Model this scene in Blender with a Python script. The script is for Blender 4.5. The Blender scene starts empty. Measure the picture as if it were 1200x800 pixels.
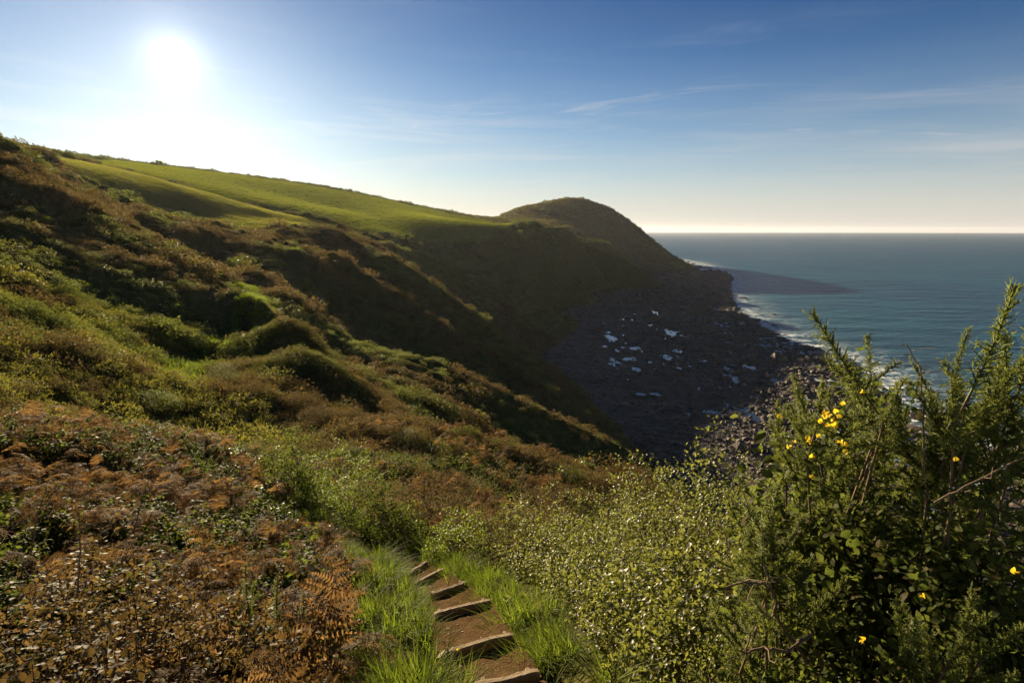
import bpy, math, random
import numpy as np
from mathutils import Vector, Matrix

random.seed(7)
rng = np.random.default_rng(11)
scene = bpy.context.scene

# ------------------------------------------------------------------ camera
EYE = 60.0                      # eye height above the sea, metres
FPX = 667.0                     # focal length in pixels of a 1200 px wide frame (20 mm on 36 mm)
PITCH = math.atan(130.0 / FPX)  # horizon sits 130 px above the middle
cam_data = bpy.data.cameras.new('camera')
cam_data.sensor_width = 36.0
cam_data.lens = 36.0 * FPX / 1200.0
cam_data.clip_start = 0.05
cam_data.clip_end = 200000.0
camera = bpy.data.objects.new('camera', cam_data)
camera.location = (0, 0, EYE)
camera.rotation_euler = (math.pi / 2 - PITCH, 0, 0)
scene.collection.objects.link(camera)
scene.camera = camera

# ------------------------------------------------------------------ sky and sun
SUN = Vector((-0.595, 1.0768, 0.2975)).normalized()
SUN_EL = math.asin(SUN.z)
SUN_ROT = math.atan2(SUN.x, SUN.y)
world = bpy.data.worlds.new('World')
scene.world = world
world.use_nodes = True
wt = world.node_tree
for n in list(wt.nodes):
    wt.nodes.remove(n)

class NT:
    """small helper around a node tree"""
    def __init__(self, tree):
        self.t = tree
    def n(self, typ, **kw):
        nd = self.t.nodes.new(typ)
        ins = kw.pop('ins', {})
        for k, v in kw.items():
            setattr(nd, k, v)
        for k, v in ins.items():
            s = nd.inputs[k]
            if isinstance(v, bpy.types.NodeSocket):
                self.t.links.new(v, s)
            else:
                s.default_value = v
        return nd
    def math(self, op, a, b=0.0, clamp=False):
        return self.n('ShaderNodeMath', operation=op, use_clamp=clamp, ins={0: a, 1: b}).outputs[0]
    def vmath(self, op, a, b=(0, 0, 0)):
        return self.n('ShaderNodeVectorMath', operation=op, ins={0: a, 1: b})
    def ramp(self, fac, stops, interp='LINEAR'):
        r = self.n('ShaderNodeValToRGB', ins={0: fac})
        r.color_ramp.interpolation = interp
        els = r.color_ramp.elements
        while len(els) < len(stops):
            els.new(0.5)
        for e, (p, c) in zip(els, stops):
            e.position = p
            e.color = (c, c, c, 1) if isinstance(c, (int, float)) else (*c, 1)
        return r.outputs[0]
    def mix(self, fac, a, b, blend='MIX'):
        m = self.n('ShaderNodeMix', data_type='RGBA', blend_type=blend)
        for i, v in ((0, fac), (6, a), (7, b)):
            if isinstance(v, bpy.types.NodeSocket):
                self.t.links.new(v, m.inputs[i])
            elif i == 0:
                m.inputs[0].default_value = v
            else:
                m.inputs[i].default_value = (*v[:3], 1)
        return m.outputs[2]
    def noise(self, vec, scale, detail=4, rough=0.55, dist=0.0):
        return self.n('ShaderNodeTexNoise', ins={'Vector': vec, 'Scale': scale, 'Detail': detail,
                                                  'Roughness': rough, 'Distortion': dist}).outputs[0]

SKY_STRENGTH = 0.05
w = NT(wt)
sky = w.n('ShaderNodeTexSky', sky_type='NISHITA', sun_disc=False, sun_elevation=SUN_EL, sun_rotation=SUN_ROT,
          altitude=60.0, air_density=1.0, dust_density=0.3, ozone_density=3.0)
geo = w.n('ShaderNodeNewGeometry')
dirv = w.vmath('SCALE', geo.outputs['Incoming']); dirv.inputs['Scale'].default_value = -1.0
dirv = dirv.outputs[0]
sep = w.n('ShaderNodeSeparateXYZ', ins={0: dirv})
zc = w.math('MAXIMUM', sep.outputs[2], 0.02)
px = w.math('DIVIDE', sep.outputs[0], w.math('ADD', zc, 0.06))
py = w.math('DIVIDE', sep.outputs[1], w.math('ADD', zc, 0.06))
# thin cirrus drawn out along the wind
cv = w.n('ShaderNodeCombineXYZ', ins={0: w.math('ADD', w.math('MULTIPLY', px, 0.55), 4.3), 1: w.math('ADD', w.math('MULTIPLY', py, 1.5), w.math('MULTIPLY', px, 0.35)), 2: 0.0}).outputs[0]
c1 = w.noise(cv, 0.9, 7, 0.62, 0.6)
c2 = w.noise(cv, 0.28, 3, 0.5, 0.2)
cir = w.math('MULTIPLY', w.ramp(c1, [(0.47, 0.0), (0.74, 1.0)]), w.ramp(c2, [(0.40, 0.0), (0.62, 1.0)]))
low = w.ramp(sep.outputs[2], [(0.0, 0.0), (0.03, 1.0), (0.17, 0.9), (0.25, 0.12), (0.6, 0.12)])
c3 = w.noise(cv, 2.4, 8, 0.66, 1.0); c4 = w.noise(cv, 0.75, 2, 0.5, 0.0)
wisp = w.math('MULTIPLY', w.ramp(c3, [(0.52, 0.0), (0.70, 1.0)]), w.ramp(c4, [(0.55, 0.0), (0.64, 1.0)]))
cir = w.math('MAXIMUM', cir, wisp)
azi = w.math('ARCTAN2', sep.outputs[0], sep.outputs[1])
sv = w.n('ShaderNodeCombineXYZ', ins={0: w.math('MULTIPLY', azi, 2.2), 1: w.math('ADD', w.math('MULTIPLY', sep.outputs[2], 30.0), w.math('MULTIPLY', azi, 1.3)), 2: 3.7}).outputs[0]
streak = w.math('MULTIPLY', w.ramp(w.noise(sv, 1.3, 6, 0.6, 0.4), [(0.50, 0.0), (0.72, 0.75)]), w.ramp(w.noise(sv, 0.35, 2, 0.5), [(0.42, 0.0), (0.58, 1.0)]))
cir = w.math('MAXIMUM', cir, streak)
cir = w.math('MULTIPLY', cir, low)
dots = w.vmath('DOT_PRODUCT', dirv, tuple(SUN)).outputs['Value']
dots = w.math('MAXIMUM', dots, 0.0)
near = w.math('POWER', dots, 9.0)
cloudc = w.mix(near, (4.2, 4.1, 4.1), (7.4, 7.2, 6.8))
wide = w.math('POWER', dots, 5.0)
tint = w.ramp(sep.outputs[2], [(0.0, (0.75, 0.78, 0.85)), (0.10, (0.46, 0.60, 0.70)), (0.34, (0.145, 0.27, 0.44)), (1.0, (0.145, 0.27, 0.44))])
tint = w.mix(w.math('MULTIPLY', wide, 0.35), tint, (0.68, 0.66, 0.65))
skyc = w.mix(1.0, sky.outputs[0], tint, 'MULTIPLY')
# pale marine haze low over the horizon
hz = w.ramp(sep.outputs[2], [(0.0, 0.9), (0.04, 0.68), (0.09, 0.36), (0.16, 0.12), (0.26, 0.0)])
skyc = w.mix(hz, skyc, w.mix(near, (4.8, 4.5, 4.15), (5.2, 4.9, 4.5)))
skyc = w.mix(w.math('MULTIPLY', cir, 0.6), skyc, cloudc)
# the sun's aureole and the disc itself
a1 = w.math('MULTIPLY', w.math('POWER', dots, 20000.0), 400.0)
a2 = w.math('MULTIPLY', w.math('POWER', dots, 1300.0), 3.0)
a3 = w.math('MULTIPLY', w.math('POWER', dots, 110.0), 0.45)
aur = w.math('ADD', w.math('ADD', a1, a2), a3)
aurc = w.vmath('SCALE', (1.0, 0.95, 0.86)); wt.links.new(aur, aurc.inputs['Scale'])
skyc = w.vmath('ADD', skyc, aurc.outputs[0]).outputs[0]
bg = w.n('ShaderNodeBackground', ins={'Color': skyc, 'Strength': SKY_STRENGTH})
w.n('ShaderNodeOutputWorld', ins={'Surface': bg.outputs[0]})
world.cycles.sampling_method = 'AUTOMATIC'

sun_data = bpy.data.lights.new('sun', 'SUN')
sun_data.energy = 5.0
sun_data.angle = math.radians(0.53)
sun_data.color = (1.0, 0.80, 0.52)
sun = bpy.data.objects.new('sun', sun_data)
sun.rotation_euler = SUN.to_track_quat('Z', 'Y').to_euler()
sun.location = (0, 0, 300)
scene.collection.objects.link(sun)

scene.view_settings.view_transform = 'Standard'
scene.view_settings.look = 'None'
scene.view_settings.gamma = 1.0
scene.view_settings.use_curve_mapping = False
scene.view_settings.exposure = 1.6

cy = scene.cycles
cy.use_denoising = True
cy.max_bounces = 5
cy.diffuse_bounces = 2
cy.glossy_bounces = 2
cy.transmission_bounces = 3
cy.transparent_max_bounces = 4
cy.volume_bounces = 0
cy.sample_clamp_indirect = 4.0
cy.use_adaptive_sampling = True
cy.adaptive_threshold = 0.015

# ------------------------------------------------------------------ helpers
col = scene.collection
def link(o, parent=None):
    col.objects.link(o)
    if parent is not None:
        o.parent = parent
    return o
def tag(o, label=None, cat=None, group=None, kind=None):
    for k, v in (('label', label), ('category', cat), ('group', group), ('kind', kind)):
        if v:
            o[k] = v
    return o
def mesh_from(name, verts, faces, mat=None, smooth=False, tris=None):
    """verts (n,3) array; faces: list, or (m,k) int array"""
    me = bpy.data.meshes.new(name)
    verts = np.asarray(verts, dtype=np.float32)
    if isinstance(faces, np.ndarray):
        m, k = faces.shape
        me.vertices.add(len(verts)); me.vertices.foreach_set('co', verts.ravel())
        me.loops.add(m * k); me.loops.foreach_set('vertex_index', faces.astype(np.int32).ravel())
        me.polygons.add(m); me.polygons.foreach_set('loop_start', np.arange(0, m * k, k, dtype=np.int32))
        me.update(calc_edges=True)
    else:
        me.from_pydata([tuple(map(float, v)) for v in verts], [], faces)
        me.update()
    if smooth:
        me.polygons.foreach_set('use_smooth', np.ones(len(me.polygons), dtype=bool))
    if mat:
        me.materials.append(mat)
    return me
def empty(name, loc=(0, 0, 0), rz=0.0):
    o = bpy.data.objects.new(name, None)
    o.empty_display_size = 0.2
    o.location = loc
    o.rotation_euler = (0, 0, rz)
    return link(o)
def obj(name, me, parent=None, loc=(0, 0, 0)):
    o = bpy.data.objects.new(name, me)
    o.location = loc
    return link(o, parent)

# numpy noise
def _hash(ix, iy, seed):
    h = (ix.astype(np.int64) * 374761393 + iy.astype(np.int64) * 668265263 + seed * 974711) & 0x7fffffff
    h = ((h ^ (h >> 13)) * 1274126177) & 0x7fffffff
    return ((h ^ (h >> 16)) & 0xffff) / 65535.0
def vnoise(x, y, seed=0):
    ix = np.floor(x); iy = np.floor(y)
    fx = x - ix; fy = y - iy
    fx = fx * fx * fx * (fx * (fx * 6 - 15) + 10); fy = fy * fy * fy * (fy * (fy * 6 - 15) + 10)
    a = _hash(ix, iy, seed); b = _hash(ix + 1, iy, seed); c = _hash(ix, iy + 1, seed); d = _hash(ix + 1, iy + 1, seed)
    return (a + (b - a) * fx) * (1 - fy) + (c + (d - c) * fx) * fy - 0.5
def fbm(x, y, octaves=4, seed=0, gain=0.5):
    s = 0; amp = 1.0; f = 1.0
    for o in range(octaves):
        ca, sa = math.cos(o * 0.7), math.sin(o * 0.7)
        s = s + amp * vnoise((x * ca - y * sa) * f + 13.1 * o, (x * sa + y * ca) * f + 7.7 * o, seed + o)
        amp *= gain; f *= 2.03
    return s
def sstep(a, b, x):
    t = np.clip((x - a) / (b - a), 0, 1)
    return t * t * (3 - 2 * t)

# ------------------------------------------------------------------ the lie of the land
CP, SP = math.cos(PITCH), math.sin(PITCH)
def ray(u, v):
    cx = (u - 600.0) / FPX; cyy = -(v - 400.0) / FPX
    return cx, CP + cyy * SP, -SP + cyy * CP
def site(u, v, Y, dz=0.0):
    """survey point: seen in direction (u, v) at northing Y"""
    a, b, c = ray(u, v)
    t = Y / b
    return (a * t, Y, EYE + c * t + dz)
def on_level(u, v, z):
    a, b, c = ray(u, v)
    t = (z - EYE) / c
    return (a * t, b * t, z)

ctrl = []
def add(*pts):
    ctrl.extend(pts)
def crest(pts, back=1.12, drop=3.0, dz=0.0):
    """spur crest points with the lee side falling away behind"""
    for u, v, Y in pts:
        p = site(u, v, Y, dz)
        ctrl.append(p)
        a, b, c = ray(u, v)
        Yb = Y * back
        ctrl.append((p[0] * back, Yb, EYE + c * Yb / b - drop + dz))
E = EYE
def rel(x, y, z):
    ctrl.append((x, y, E + z))
# path slope underfoot
PATH_SLOPE = 0.48
for y in (-3, -1.5, 0.5, 2.5, 4.5, 6.5, 8.5, 10.5, 12.5):
    z = -1.7 - PATH_SLOPE * y if y > 0 else -1.7 - 0.3 * y
    rel(-0.1 * max(0, y - 4), y, z)
for x, y, z in ((-2.8, 0.5, -3.9), (-3, 3, -5.1), (-6, 6, -4.65), (-3, 6.4, -5.0), (-4.5, 1.5, -4.9), (-7, 3.5, -4.6), (-1.5, 3, -3.7), (-1.4, 5, -4.4), (-10, 10, -5.1), (-5.5, 9, -5.6), (-13, 14, -5.4),
                (-11, 18, -7.2), (-4.5, 13, -7.6), (-9, 14, -6.6), (-6, -2, -0.6), (-20, 5, -2.0), (-20, -10, 3), (-40, 0, 5), (-80, 20, 14),
                (2.2, 0.6, -2.2), (2.2, 3.6, -3.7), (3.6, 5.5, -4.9), (1.6, 8, -5.7), (5, 8, -6.8), (2.5, 12, -8.2), (9, 4, -7.0),
                (9, 12, -11.5), (20, 10, -22), (60, 10, -54), (110, 10, -66), (13, 40, -25), (19, 60, -38), (35, 80, -56), (20, 25, -22),
                (9, 28, -16), (45, 40, -52), (10, -5, -3.5), (30, -10, -20), (80, -30, -56), (140, -40, -68), (0, -12, 4), (-30, -40, 20), (30, -50, 0),
                (-7.3, 18, -8.6), (-14, 28, -10.6), (-23, 38, -10.2), (-17, 27, -9.6), (-20, 23, -7.6), (-9, 24, -10.2)):
    rel(x, y, z)
# brown bank beyond the steps and its lip
add(site(500, 565, 22, -0.5), site(420, 530, 25, -0.5), site(580, 575, 24, -0.6), site(400, 475, 40, -.4), site(480, 492, 34, -.5), site(300, 452, 36, -.4))
crest([(620, 538, 36), (690, 552, 36), (745, 556, 37), (540, 515, 36)], 1.2, 3.0, -.5)
# left hillside
add(site(0, 450, 22, -.5), site(0, 380, 30, -.5), site(0, 300, 50, -.5), site(0, 212, 76, -.5), site(100, 300, 58, -.5), site(100, 380, 40, -.5),
    site(100, 450, 26, -.5), site(200, 300, 76, -.5), site(200, 380, 50, -.5), site(150, 420, 34, -.4), site(50, 250, 74, -.5), site(-150, 200, 60), site(-300, 150, 55))
crest([(0, 170, 100), (40, 193, 99), (85, 226, 96), (-100, 150, 100), (-250, 130, 100)], 1.25, 4.0)
crest([(130, 247, 100), (200, 287, 92), (245, 312, 86)], 1.15, 3.5, -.3)
add(site(272, 338, 84, -.2), site(276, 352, 74, -.2), site(262, 372, 62, -.4))
# path saddle, knoll
add(site(290, 340, 90), site(300, 347, 80), site(306, 353, 73), site(345, 292, 150, -.3), site(318, 318, 108, -1))
crest([(370, 428, 47), (345, 391, 56)], 1.14, 4.0, 0.5)
crest([(310, 358, 66)], 1.08, 0.3, 0.2)
add(site(326, 372, 64, -2.5), site(345, 372, 74, -4))
crest([(262, 402, 53), (228, 430, 44)], 1.06, 0.4)
# gully's far wall and the near pasture
add(site(300, 300, 135, -.3), site(250, 268, 165, -.3), site(160, 242, 165, -.3), site(330, 290, 145))
add(site(60, 188, 190), site(130, 228, 178), site(200, 250, 190), site(300, 270, 190), site(230, 246, 205), site(380, 270, 215), site(300, 255, 222))
crest([(60, 183, 225), (150, 202, 245), (250, 229, 255), (330, 251, 252), (395, 266, 245), (-80, 160, 230), (-250, 150, 230)], 1.16, 5.0)
# far pasture up to the skyline
add(site(150, 199, 350), site(250, 217, 370), site(320, 240, 330), site(400, 245, 420), site(450, 272, 320), site(500, 265, 400), site(560, 284, 395), site(585, 264, 500), site(480, 250, 480), site(300, 222, 420))
crest([(60, 178, 460), (150, 190, 480), (230, 199, 510), (300, 208, 540), (400, 223, 590), (500, 244, 650), (572, 257, 680), (-100, 172, 440), (-300, 165, 440)], 1.3, 10.0)
# spurs falling towards the cove
crest([(352, 346, 96), (430, 402, 86), (490, 420, 86), (545, 437, 85), (640, 482, 82), (705, 515, 80), (752, 541, 78)], 1.14, 4.5, -.6)
crest([(392, 292, 152), (432, 318, 146), (470, 346, 141), (520, 376, 138), (565, 402, 135), (640, 448, 131), (700, 492, 127)], 1.14, 5.0, -.6)
crest([(436, 290, 205), (480, 316, 204), (520, 345, 202), (560, 374, 201), (595, 398, 200), (640, 428, 200)], 1.15, 6.0, -.6)
add(site(400, 380, 100, -1), site(480, 385, 125, -2), site(600, 440, 122, -2), site(660, 480, 115, -2), site(560, 470, 70, -2), site(640, 515, 64, -3), site(460, 440, 60, -1), site(700, 540, 60, -4))
# cove cliffs
add(site(490, 300, 290), site(520, 320, 285), site(560, 350, 280), site(600, 375, 278), site(620, 400, 262))
add(site(560, 300, 380), site(600, 330, 375), site(630, 352, 370), site(595, 285, 430), site(640, 310, 450), site(650, 335, 450))
crest([(600, 262, 490), (640, 264, 530), (680, 270, 570), (715, 283, 615)], 1.13, 9.0)
add(site(660, 295, 510), site(700, 305, 570), site(690, 325, 560), site(730, 312, 650))
# headland
add(site(600, 256, 800), site(640, 252, 850), site(680, 256, 850), site(720, 268, 860), site(750, 284, 880), site(690, 275, 760))
crest([(585, 251, 880), (605, 244, 930), (630, 239, 950), (655, 234, 965), (672, 232, 970), (688, 233, 970), (697, 238, 970), (720, 247, 975), (742, 262, 980), (756, 276, 985), (768, 290, 990), (780, 301, 1000), (795, 308, 1010)], 1.15, 14.0)
for x, y, z in ((400, 1300, -70), (0, 1400, -70), (-400, 1200, 10), (-700, 900, 40), (-900, 500, 40), (350, 1150, -68), (-500, 500, 45), (100, 1300, -60)):
    rel(x, y, z)
# foot of the cliffs; the beach itself is laid in separately
for u, v in ((640, 403), (628, 416), (652, 362), (672, 345), (700, 336), (740, 320), (775, 309), (648, 430), (680, 462), (720, 495), (760, 525)):
    p = on_level(u, v, 2.6)
    ctrl.append(p)
    ctrl.append((p[0] + 0.05 * p[1], p[1] * 0.97, -8.0))
    ctrl.append((p[0] + 0.22 * p[1], p[1] * 0.95, -20.0))
WATERLINE = [(790, 303.5), (806, 306), (830, 313), (851, 324), (846, 340), (848, 352), (862, 368), (890, 388), (915, 402), (945, 410), (975, 420), (1000, 440), (1030, 470), (1080, 500), (1150, 540)]
WL = np.array([on_level(u, v, 0.0)[:2] for u, v in WATERLINE])
WL = np.vstack([[WL[0] + (-400, 260)], [WL[0] + (-30, 60)], WL, [[250, 60]], [[190, -150]]])
def shore_dist(x, y):
    """signed distance to the waterline, positive on the land side (west)"""
    x = np.asarray(x, float).ravel(); y = np.asarray(y, float).ravel()
    best = np.full(len(x), 1e9); sgn = np.ones(len(x))
    for p, q in zip(WL[:-1], WL[1:]):
        d = q - p; L2 = d @ d
        t = np.clip(((x - p[0]) * d[0] + (y - p[1]) * d[1]) / L2, 0, 1)
        dx = x - p[0] - t * d[0]; dy = y - p[1] - t * d[1]
        dd = dx * dx + dy * dy
        c = d[0] * (y - p[1]) - d[1] * (x - p[0])
        m = dd < best
        best[m] = dd[m]; sgn[m] = np.where(c[m] > 0, -1.0, 1.0)
    return np.sqrt(best) * sgn

C = np.array(ctrl)
def lp(x, y):
    r2 = x * x + y * y
    return np.arctan2(x, y), 0.5 * np.log(r2 + 1.5)
CA, CL = lp(C[:, 0], C[:, 1])
RBF_C = 0.035
def kern(a, l):
    d2 = (a[:, None] - CA[None]) ** 2 + (l[:, None] - CL[None]) ** 2
    return np.sqrt(d2 + RBF_C ** 2)
K = kern(CA, CL) - 0.0
nC = len(C)
A = np.zeros((nC + 3, nC + 3)); A[:nC, :nC] = K - 0 * np.eye(nC)
# a touch of smoothing keeps neighbouring survey points from fighting
A[:nC, :nC] -= np.eye(nC) * 0.004
A[:nC, nC] = 1; A[:nC, nC + 1] = CA; A[:nC, nC + 2] = CL; A[nC:, :nC] = A[:nC, nC:].T
sol = np.linalg.solve(A, np.concatenate([C[:, 2], np.zeros(3)]))
def base_h(x, y):
    x = np.asarray(x, float).ravel(); y = np.asarray(y, float).ravel()
    out = np.empty(len(x))
    for i in range(0, len(x), 40000):
        a, l = lp(x[i:i + 40000], y[i:i + 40000])
        out[i:i + 40000] = kern(a, l) @ sol[:nC] + sol[nC] + sol[nC + 1] * a + sol[nC + 2] * l
    return out
# ------------------------------------------------------------------ pools, path line, height of the ground
POOLS_PX = [(490, 165, 80, 40), (478, 260, 50, 25), (262, 282, 45, 35), (325, 270, 45, 15), (350, 310, 35, 20), (253, 185, 40, 30), (430, 85, 30, 30),
            (275, 235, 22, 10), (345, 225, 40, 12), (590, 375, 22, 18), (370, 405, 38, 11), (437, 405, 50, 15), (735, 340, 40, 50), (700, 300, 24, 16),
            (790, 292, 50, 26), (760, 458, 110, 26), (815, 488, 70, 34), (560, 145, 14, 26), (515, 235, 40, 14), (230, 130, 18, 12), (355, 95, 20, 8),
            (410, 135, 26, 10), (318, 105, 16, 8), (283, 118, 12, 8), (440, 158, 26, 10), (670, 370, 20, 16), (610, 270, 24, 8), (560, 292, 26, 9),
            (815, 410, 34, 16), (670, 480, 34, 14), (480, 190, 50, 12), (400, 280, 20, 8), (520, 300, 18, 9), (230, 220, 22, 8), (385, 240, 26, 8),
            (240, 165, 22, 9), (600, 180, 16, 7), (575, 185, 20, 7), (300, 175, 16, 7), (740, 310, 50, 14), (560, 480, 30, 12), (845, 380, 24, 9), (640, 470, 60, 14)]
def beach_h(x, y, d):
    z = np.where(d > 0, 0.010 * d + 0.000016 * d * d, 0.05 * d)
    z = np.clip(z, -9, 3.6)
    n = fbm(x / 9, y / 9, 4, 31) * 1.1 + np.abs(fbm((x * 0.5 + y) / 3.0, (y * 0.5 - x) / 16.0, 3, 41)) * 0.9 - 0.25
    return z + n * sstep(-30, 10, d) * (0.75 + 0.25 * sstep(120, 20, d))
pools = []
_pr = np.random.default_rng(5)
POOLS_PX += [(float(_pr.normal(420, 110)), float(_pr.normal(220, 80)), float(_pr.uniform(8, 18)), float(_pr.uniform(5, 9))) for _ in range(34)]
POOLS_PX += [(float(_pr.normal(730, 60)), float(_pr.normal(390, 70)), float(_pr.uniform(8, 18)), float(_pr.uniform(6, 10))) for _ in range(12)]
for cx_, cy_, w_, h_ in POOLS_PX:
    u = 640 + cx_ / 3.333; v = 340 + cy_ / 3.333
    du = w_ / 6.667; dv = h_ / 6.667
    p = on_level(u, v, 1.2)
    far = on_level(u, v - dv, 1.2); nearp = on_level(u, v + dv, 1.2); rt = on_level(u + du, v, 1.2)
    pools.append([p[0], p[1], max(0.8, rt[0] - p[0]), max(0.8, (far[1] - nearp[1]) / 2), 0.0])
_px = np.array([p[0] for p in pools]); _py = np.array([p[1] for p in pools])
_pd = shore_dist(_px, _py)
for p, z in zip(pools, np.clip(0.010 * _pd + 0.000016 * _pd ** 2, 0.15, 3.6)):
    p[4] = float(z) + 0.12

STEP_PX = [((557, 801), (631, 785), 4.35), ((518, 763), (602, 741), 5.3), ((509, 717.5), (574, 701.5), 6.95), ((506, 696), (546, 680), 8.25),
           ((482, 684.5), (520, 665), 9.7), ((475, 673), (500, 657), 10.8), ((454, 661), (473, 650), 11.9), ((440, 650), (453, 642), 12.8)]
steps = []
for l_, r_, Y in STEP_PX:
    z = E - 1.7 - PATH_SLOPE * Y + 0.05
    steps.append((np.array(on_level(*l_, z)), np.array(on_level(*r_, z))))
step_mid = [(a + b) / 2 for a, b in steps]
PATH = [(0.35, 0.0), (0.3, 2.2)] + [tuple(m[:2]) for m in step_mid] + [(-5.2, 15.2), (-7.3, 18.0), (-10.5, 23.0), (-15.0, 29.0), (-20.5, 34.5), (-23.2, 38.0), (-26.2, 44.0)]
for u, v, Y in ((232, 424, 46), (262, 400, 54), (288, 380, 63), (306, 364, 71), (304, 352, 76), (297, 345, 83), (290, 340, 90), (284, 334, 97)):
    PATH.append(site(u, v, Y)[:2])
PATH += [(-44, 108), (-47, 122), (-52, 138)]
for u, v, Y in ((348, 299, 146), (340, 291, 152), (347, 284, 158)):
    PATH.append(site(u, v, Y)[:2])
PATH = np.array(PATH)
def path_dist(x, y):
    x = np.asarray(x, float).ravel(); y = np.asarray(y, float).ravel()
    best = np.full(len(x), 1e9)
    for p, q in zip(PATH[:-1], PATH[1:]):
        d = q - p
        t = np.clip(((x - p[0]) * d[0] + (y - p[1]) * d[1]) / (d @ d), 0, 1)
        best = np.minimum(best, (x - p[0] - t * d[0]) ** 2 + (y - p[1] - t * d[1]) ** 2)
    return np.sqrt(best)

def poly_world(pts):
    return np.array([site(u, v, Y)[:2] for u, v, Y in pts])
FIELD1 = poly_world([(56, 184, 215), (100, 193, 232), (150, 202, 246), (250, 229, 256), (330, 251, 253), (396, 266, 246), (392, 271, 222), (330, 274, 200), (270, 271, 182), (215, 257, 178), (160, 240, 174), (120, 224, 174), (75, 200, 180)])
FIELD2 = poly_world([(150, 190.5, 470), (230, 200, 500), (300, 209, 530), (400, 224, 580), (500, 246, 640), (572, 258, 660), (602, 263, 500), (585, 275, 440), (560, 287, 395), (505, 280, 360), (450, 274, 320), (400, 262, 290), (250, 222, 300), (140, 198, 300), (105, 190, 400)])
def in_poly(x, y, P):
    inside = np.zeros(len(x), bool)
    j = len(P) - 1
    for i in range(len(P)):
        xi, yi = P[i]; xj, yj = P[j]
        c = ((yi > y) != (yj > y)) & (x < (xj - xi) * (y - yi) / (yj - yi + 1e-12) + xi)
        inside ^= c
        j = i
    return inside

def ground(x, y, want=False):
    x = np.asarray(x, float).ravel(); y = np.asarray(y, float).ravel()
    r = np.hypot(x, y)
    b = base_h(x, y)
    f1 = in_poly(x, y, FIELD1); f2 = in_poly(x, y, FIELD2)
    pd = path_dist(x, y)
    wild = sstep(10, 40, r) * np.where(f1 | f2, 0.06, 1.0) * sstep(0.6, 4.0, pd)
    mound = fbm(x / 7.0, y / 7.0, 4, 3, 0.55)
    rills = np.abs(fbm((x * 0.25 + y) / 6.5, (x - 0.25 * y) / 34.0, 3, 9)) * (1.0 + 0.7 * sstep(70, 130, r))   # small gullies running to the sea
    big = fbm(x / 45.0, y / 45.0, 3, 5)
    amp = 1.0 + sstep(60, 200, r) * 1.3 - sstep(380, 480, r) * 1.5
    z = b + wild * amp * (mound * 1.1 - rills * 1.5 + 0.45 + big * 1.3)
    z = z + 0.10 * fbm(x / 0.9, y / 0.9, 3, 17) * sstep(0.5, 1.2, pd)
    z = z - 0.30 * sstep(0.75, 0.40, pd) * (y < 13.6)                       # worn tread under the steps
    d = shore_dist(x, y)
    bh = beach_h(x, y, d)
    for p in pools:
        q = ((x - p[0]) / (p[2] * 1.9)) ** 2 + ((y - p[1]) / (p[3] * 1.9)) ** 2
        m = q < 1.0
        if m.any():
            k = sstep(1.0, 0.55, q[m])
            bed = p[4] - 0.22 + 0.75 * q[m] + 0.62 * fbm(x[m] / 2.6, y[m] / 4.2, 4, 57, 0.6)
            bh[m] = bh[m] * (1 - k) + bed * k
    beach = bh > z
    z = np.maximum(z, bh)
    if want:
        reg = np.zeros(len(x), int)
        reg[(y > 660) & (x > -60 - 0.2 * (y - 660)) & ~f2] = 4
        reg[f1] = 1; reg[f2] = 2; reg[beach] = 3
        return z, reg
    return z
def gz(x, y):
    return float(ground([x], [y])[0])

# ------------------------------------------------------------------ materials for the setting
def new_mat(name):
    m = bpy.data.materials.new(name)
    m.use_nodes = True
    t = m.node_tree
    for n in list(t.nodes):
        t.nodes.remove(n)
    k = NT(t)
    k.out = k.n('ShaderNodeOutputMaterial')
    return m, k
def world_pos(k):
    return k.n('ShaderNodeNewGeometry').outputs['Position']
def finish(k, shader):
    k.t.links.new(shader, k.out.inputs['Surface'])
def principled(k, color, rough=0.8, spec=0.3, normal=None, **ins):
    d = {'Base Color': color if isinstance(color, bpy.types.NodeSocket) else (*color, 1), 'Roughness': rough, 'Specular IOR Level': spec}
    if normal is not None:
        d['Normal'] = normal
    d.update(ins)
    return k.n('ShaderNodeBsdfPrincipled', ins=d).outputs[0]
def bump(k, h, strength, dist):
    return k.n('ShaderNodeBump', ins={'Height': h, 'Strength': strength, 'Distance': dist}).outputs[0]

def ground_mat(name, c1, c2, c3, s1, s2, bd, bs=0.8):
    m, k = new_mat(name)
    p = world_pos(k)
    n1 = k.noise(p, s1, 6, 0.6); n2 = k.noise(p, s2, 4, 0.6); n3 = k.noise(p, s2 * 6, 4, 0.6)
    c = k.mix(k.ramp(n1, [(0.36, 0.0), (0.64, 1.0)]), c1, c2)
    c = k.mix(k.ramp(n2, [(0.42, 0.0), (0.66, 1.0)]), c, c3)
    h = k.math('ADD', n2, k.math('MULTIPLY', n3, 0.5))
    finish(k, principled(k, c, 0.95, 0.0, bump(k, h, bs, bd)))
    return m
M = {}
M['hill'] = ground_mat('hill_litter', (0.066, 0.056, 0.022), (0.070, 0.070, 0.020), (0.055, 0.062, 0.017), 0.12, 0.9, 0.6)
M['headland'] = ground_mat('headland_heath', (0.090, 0.076, 0.034), (0.105, 0.085, 0.040), (0.065, 0.058, 0.028), 0.02, 0.12, 4.0)
M['field1'] = ground_mat('rough_pasture', (0.095, 0.105, 0.030), (0.11, 0.112, 0.034), (0.080, 0.095, 0.024), 0.05, 0.7, 0.3)
M['field2'] = ground_mat('green_pasture', (0.085, 0.118, 0.018), (0.112, 0.120, 0.028), (0.060, 0.092, 0.014), 0.02, 0.3, 0.3)

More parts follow.
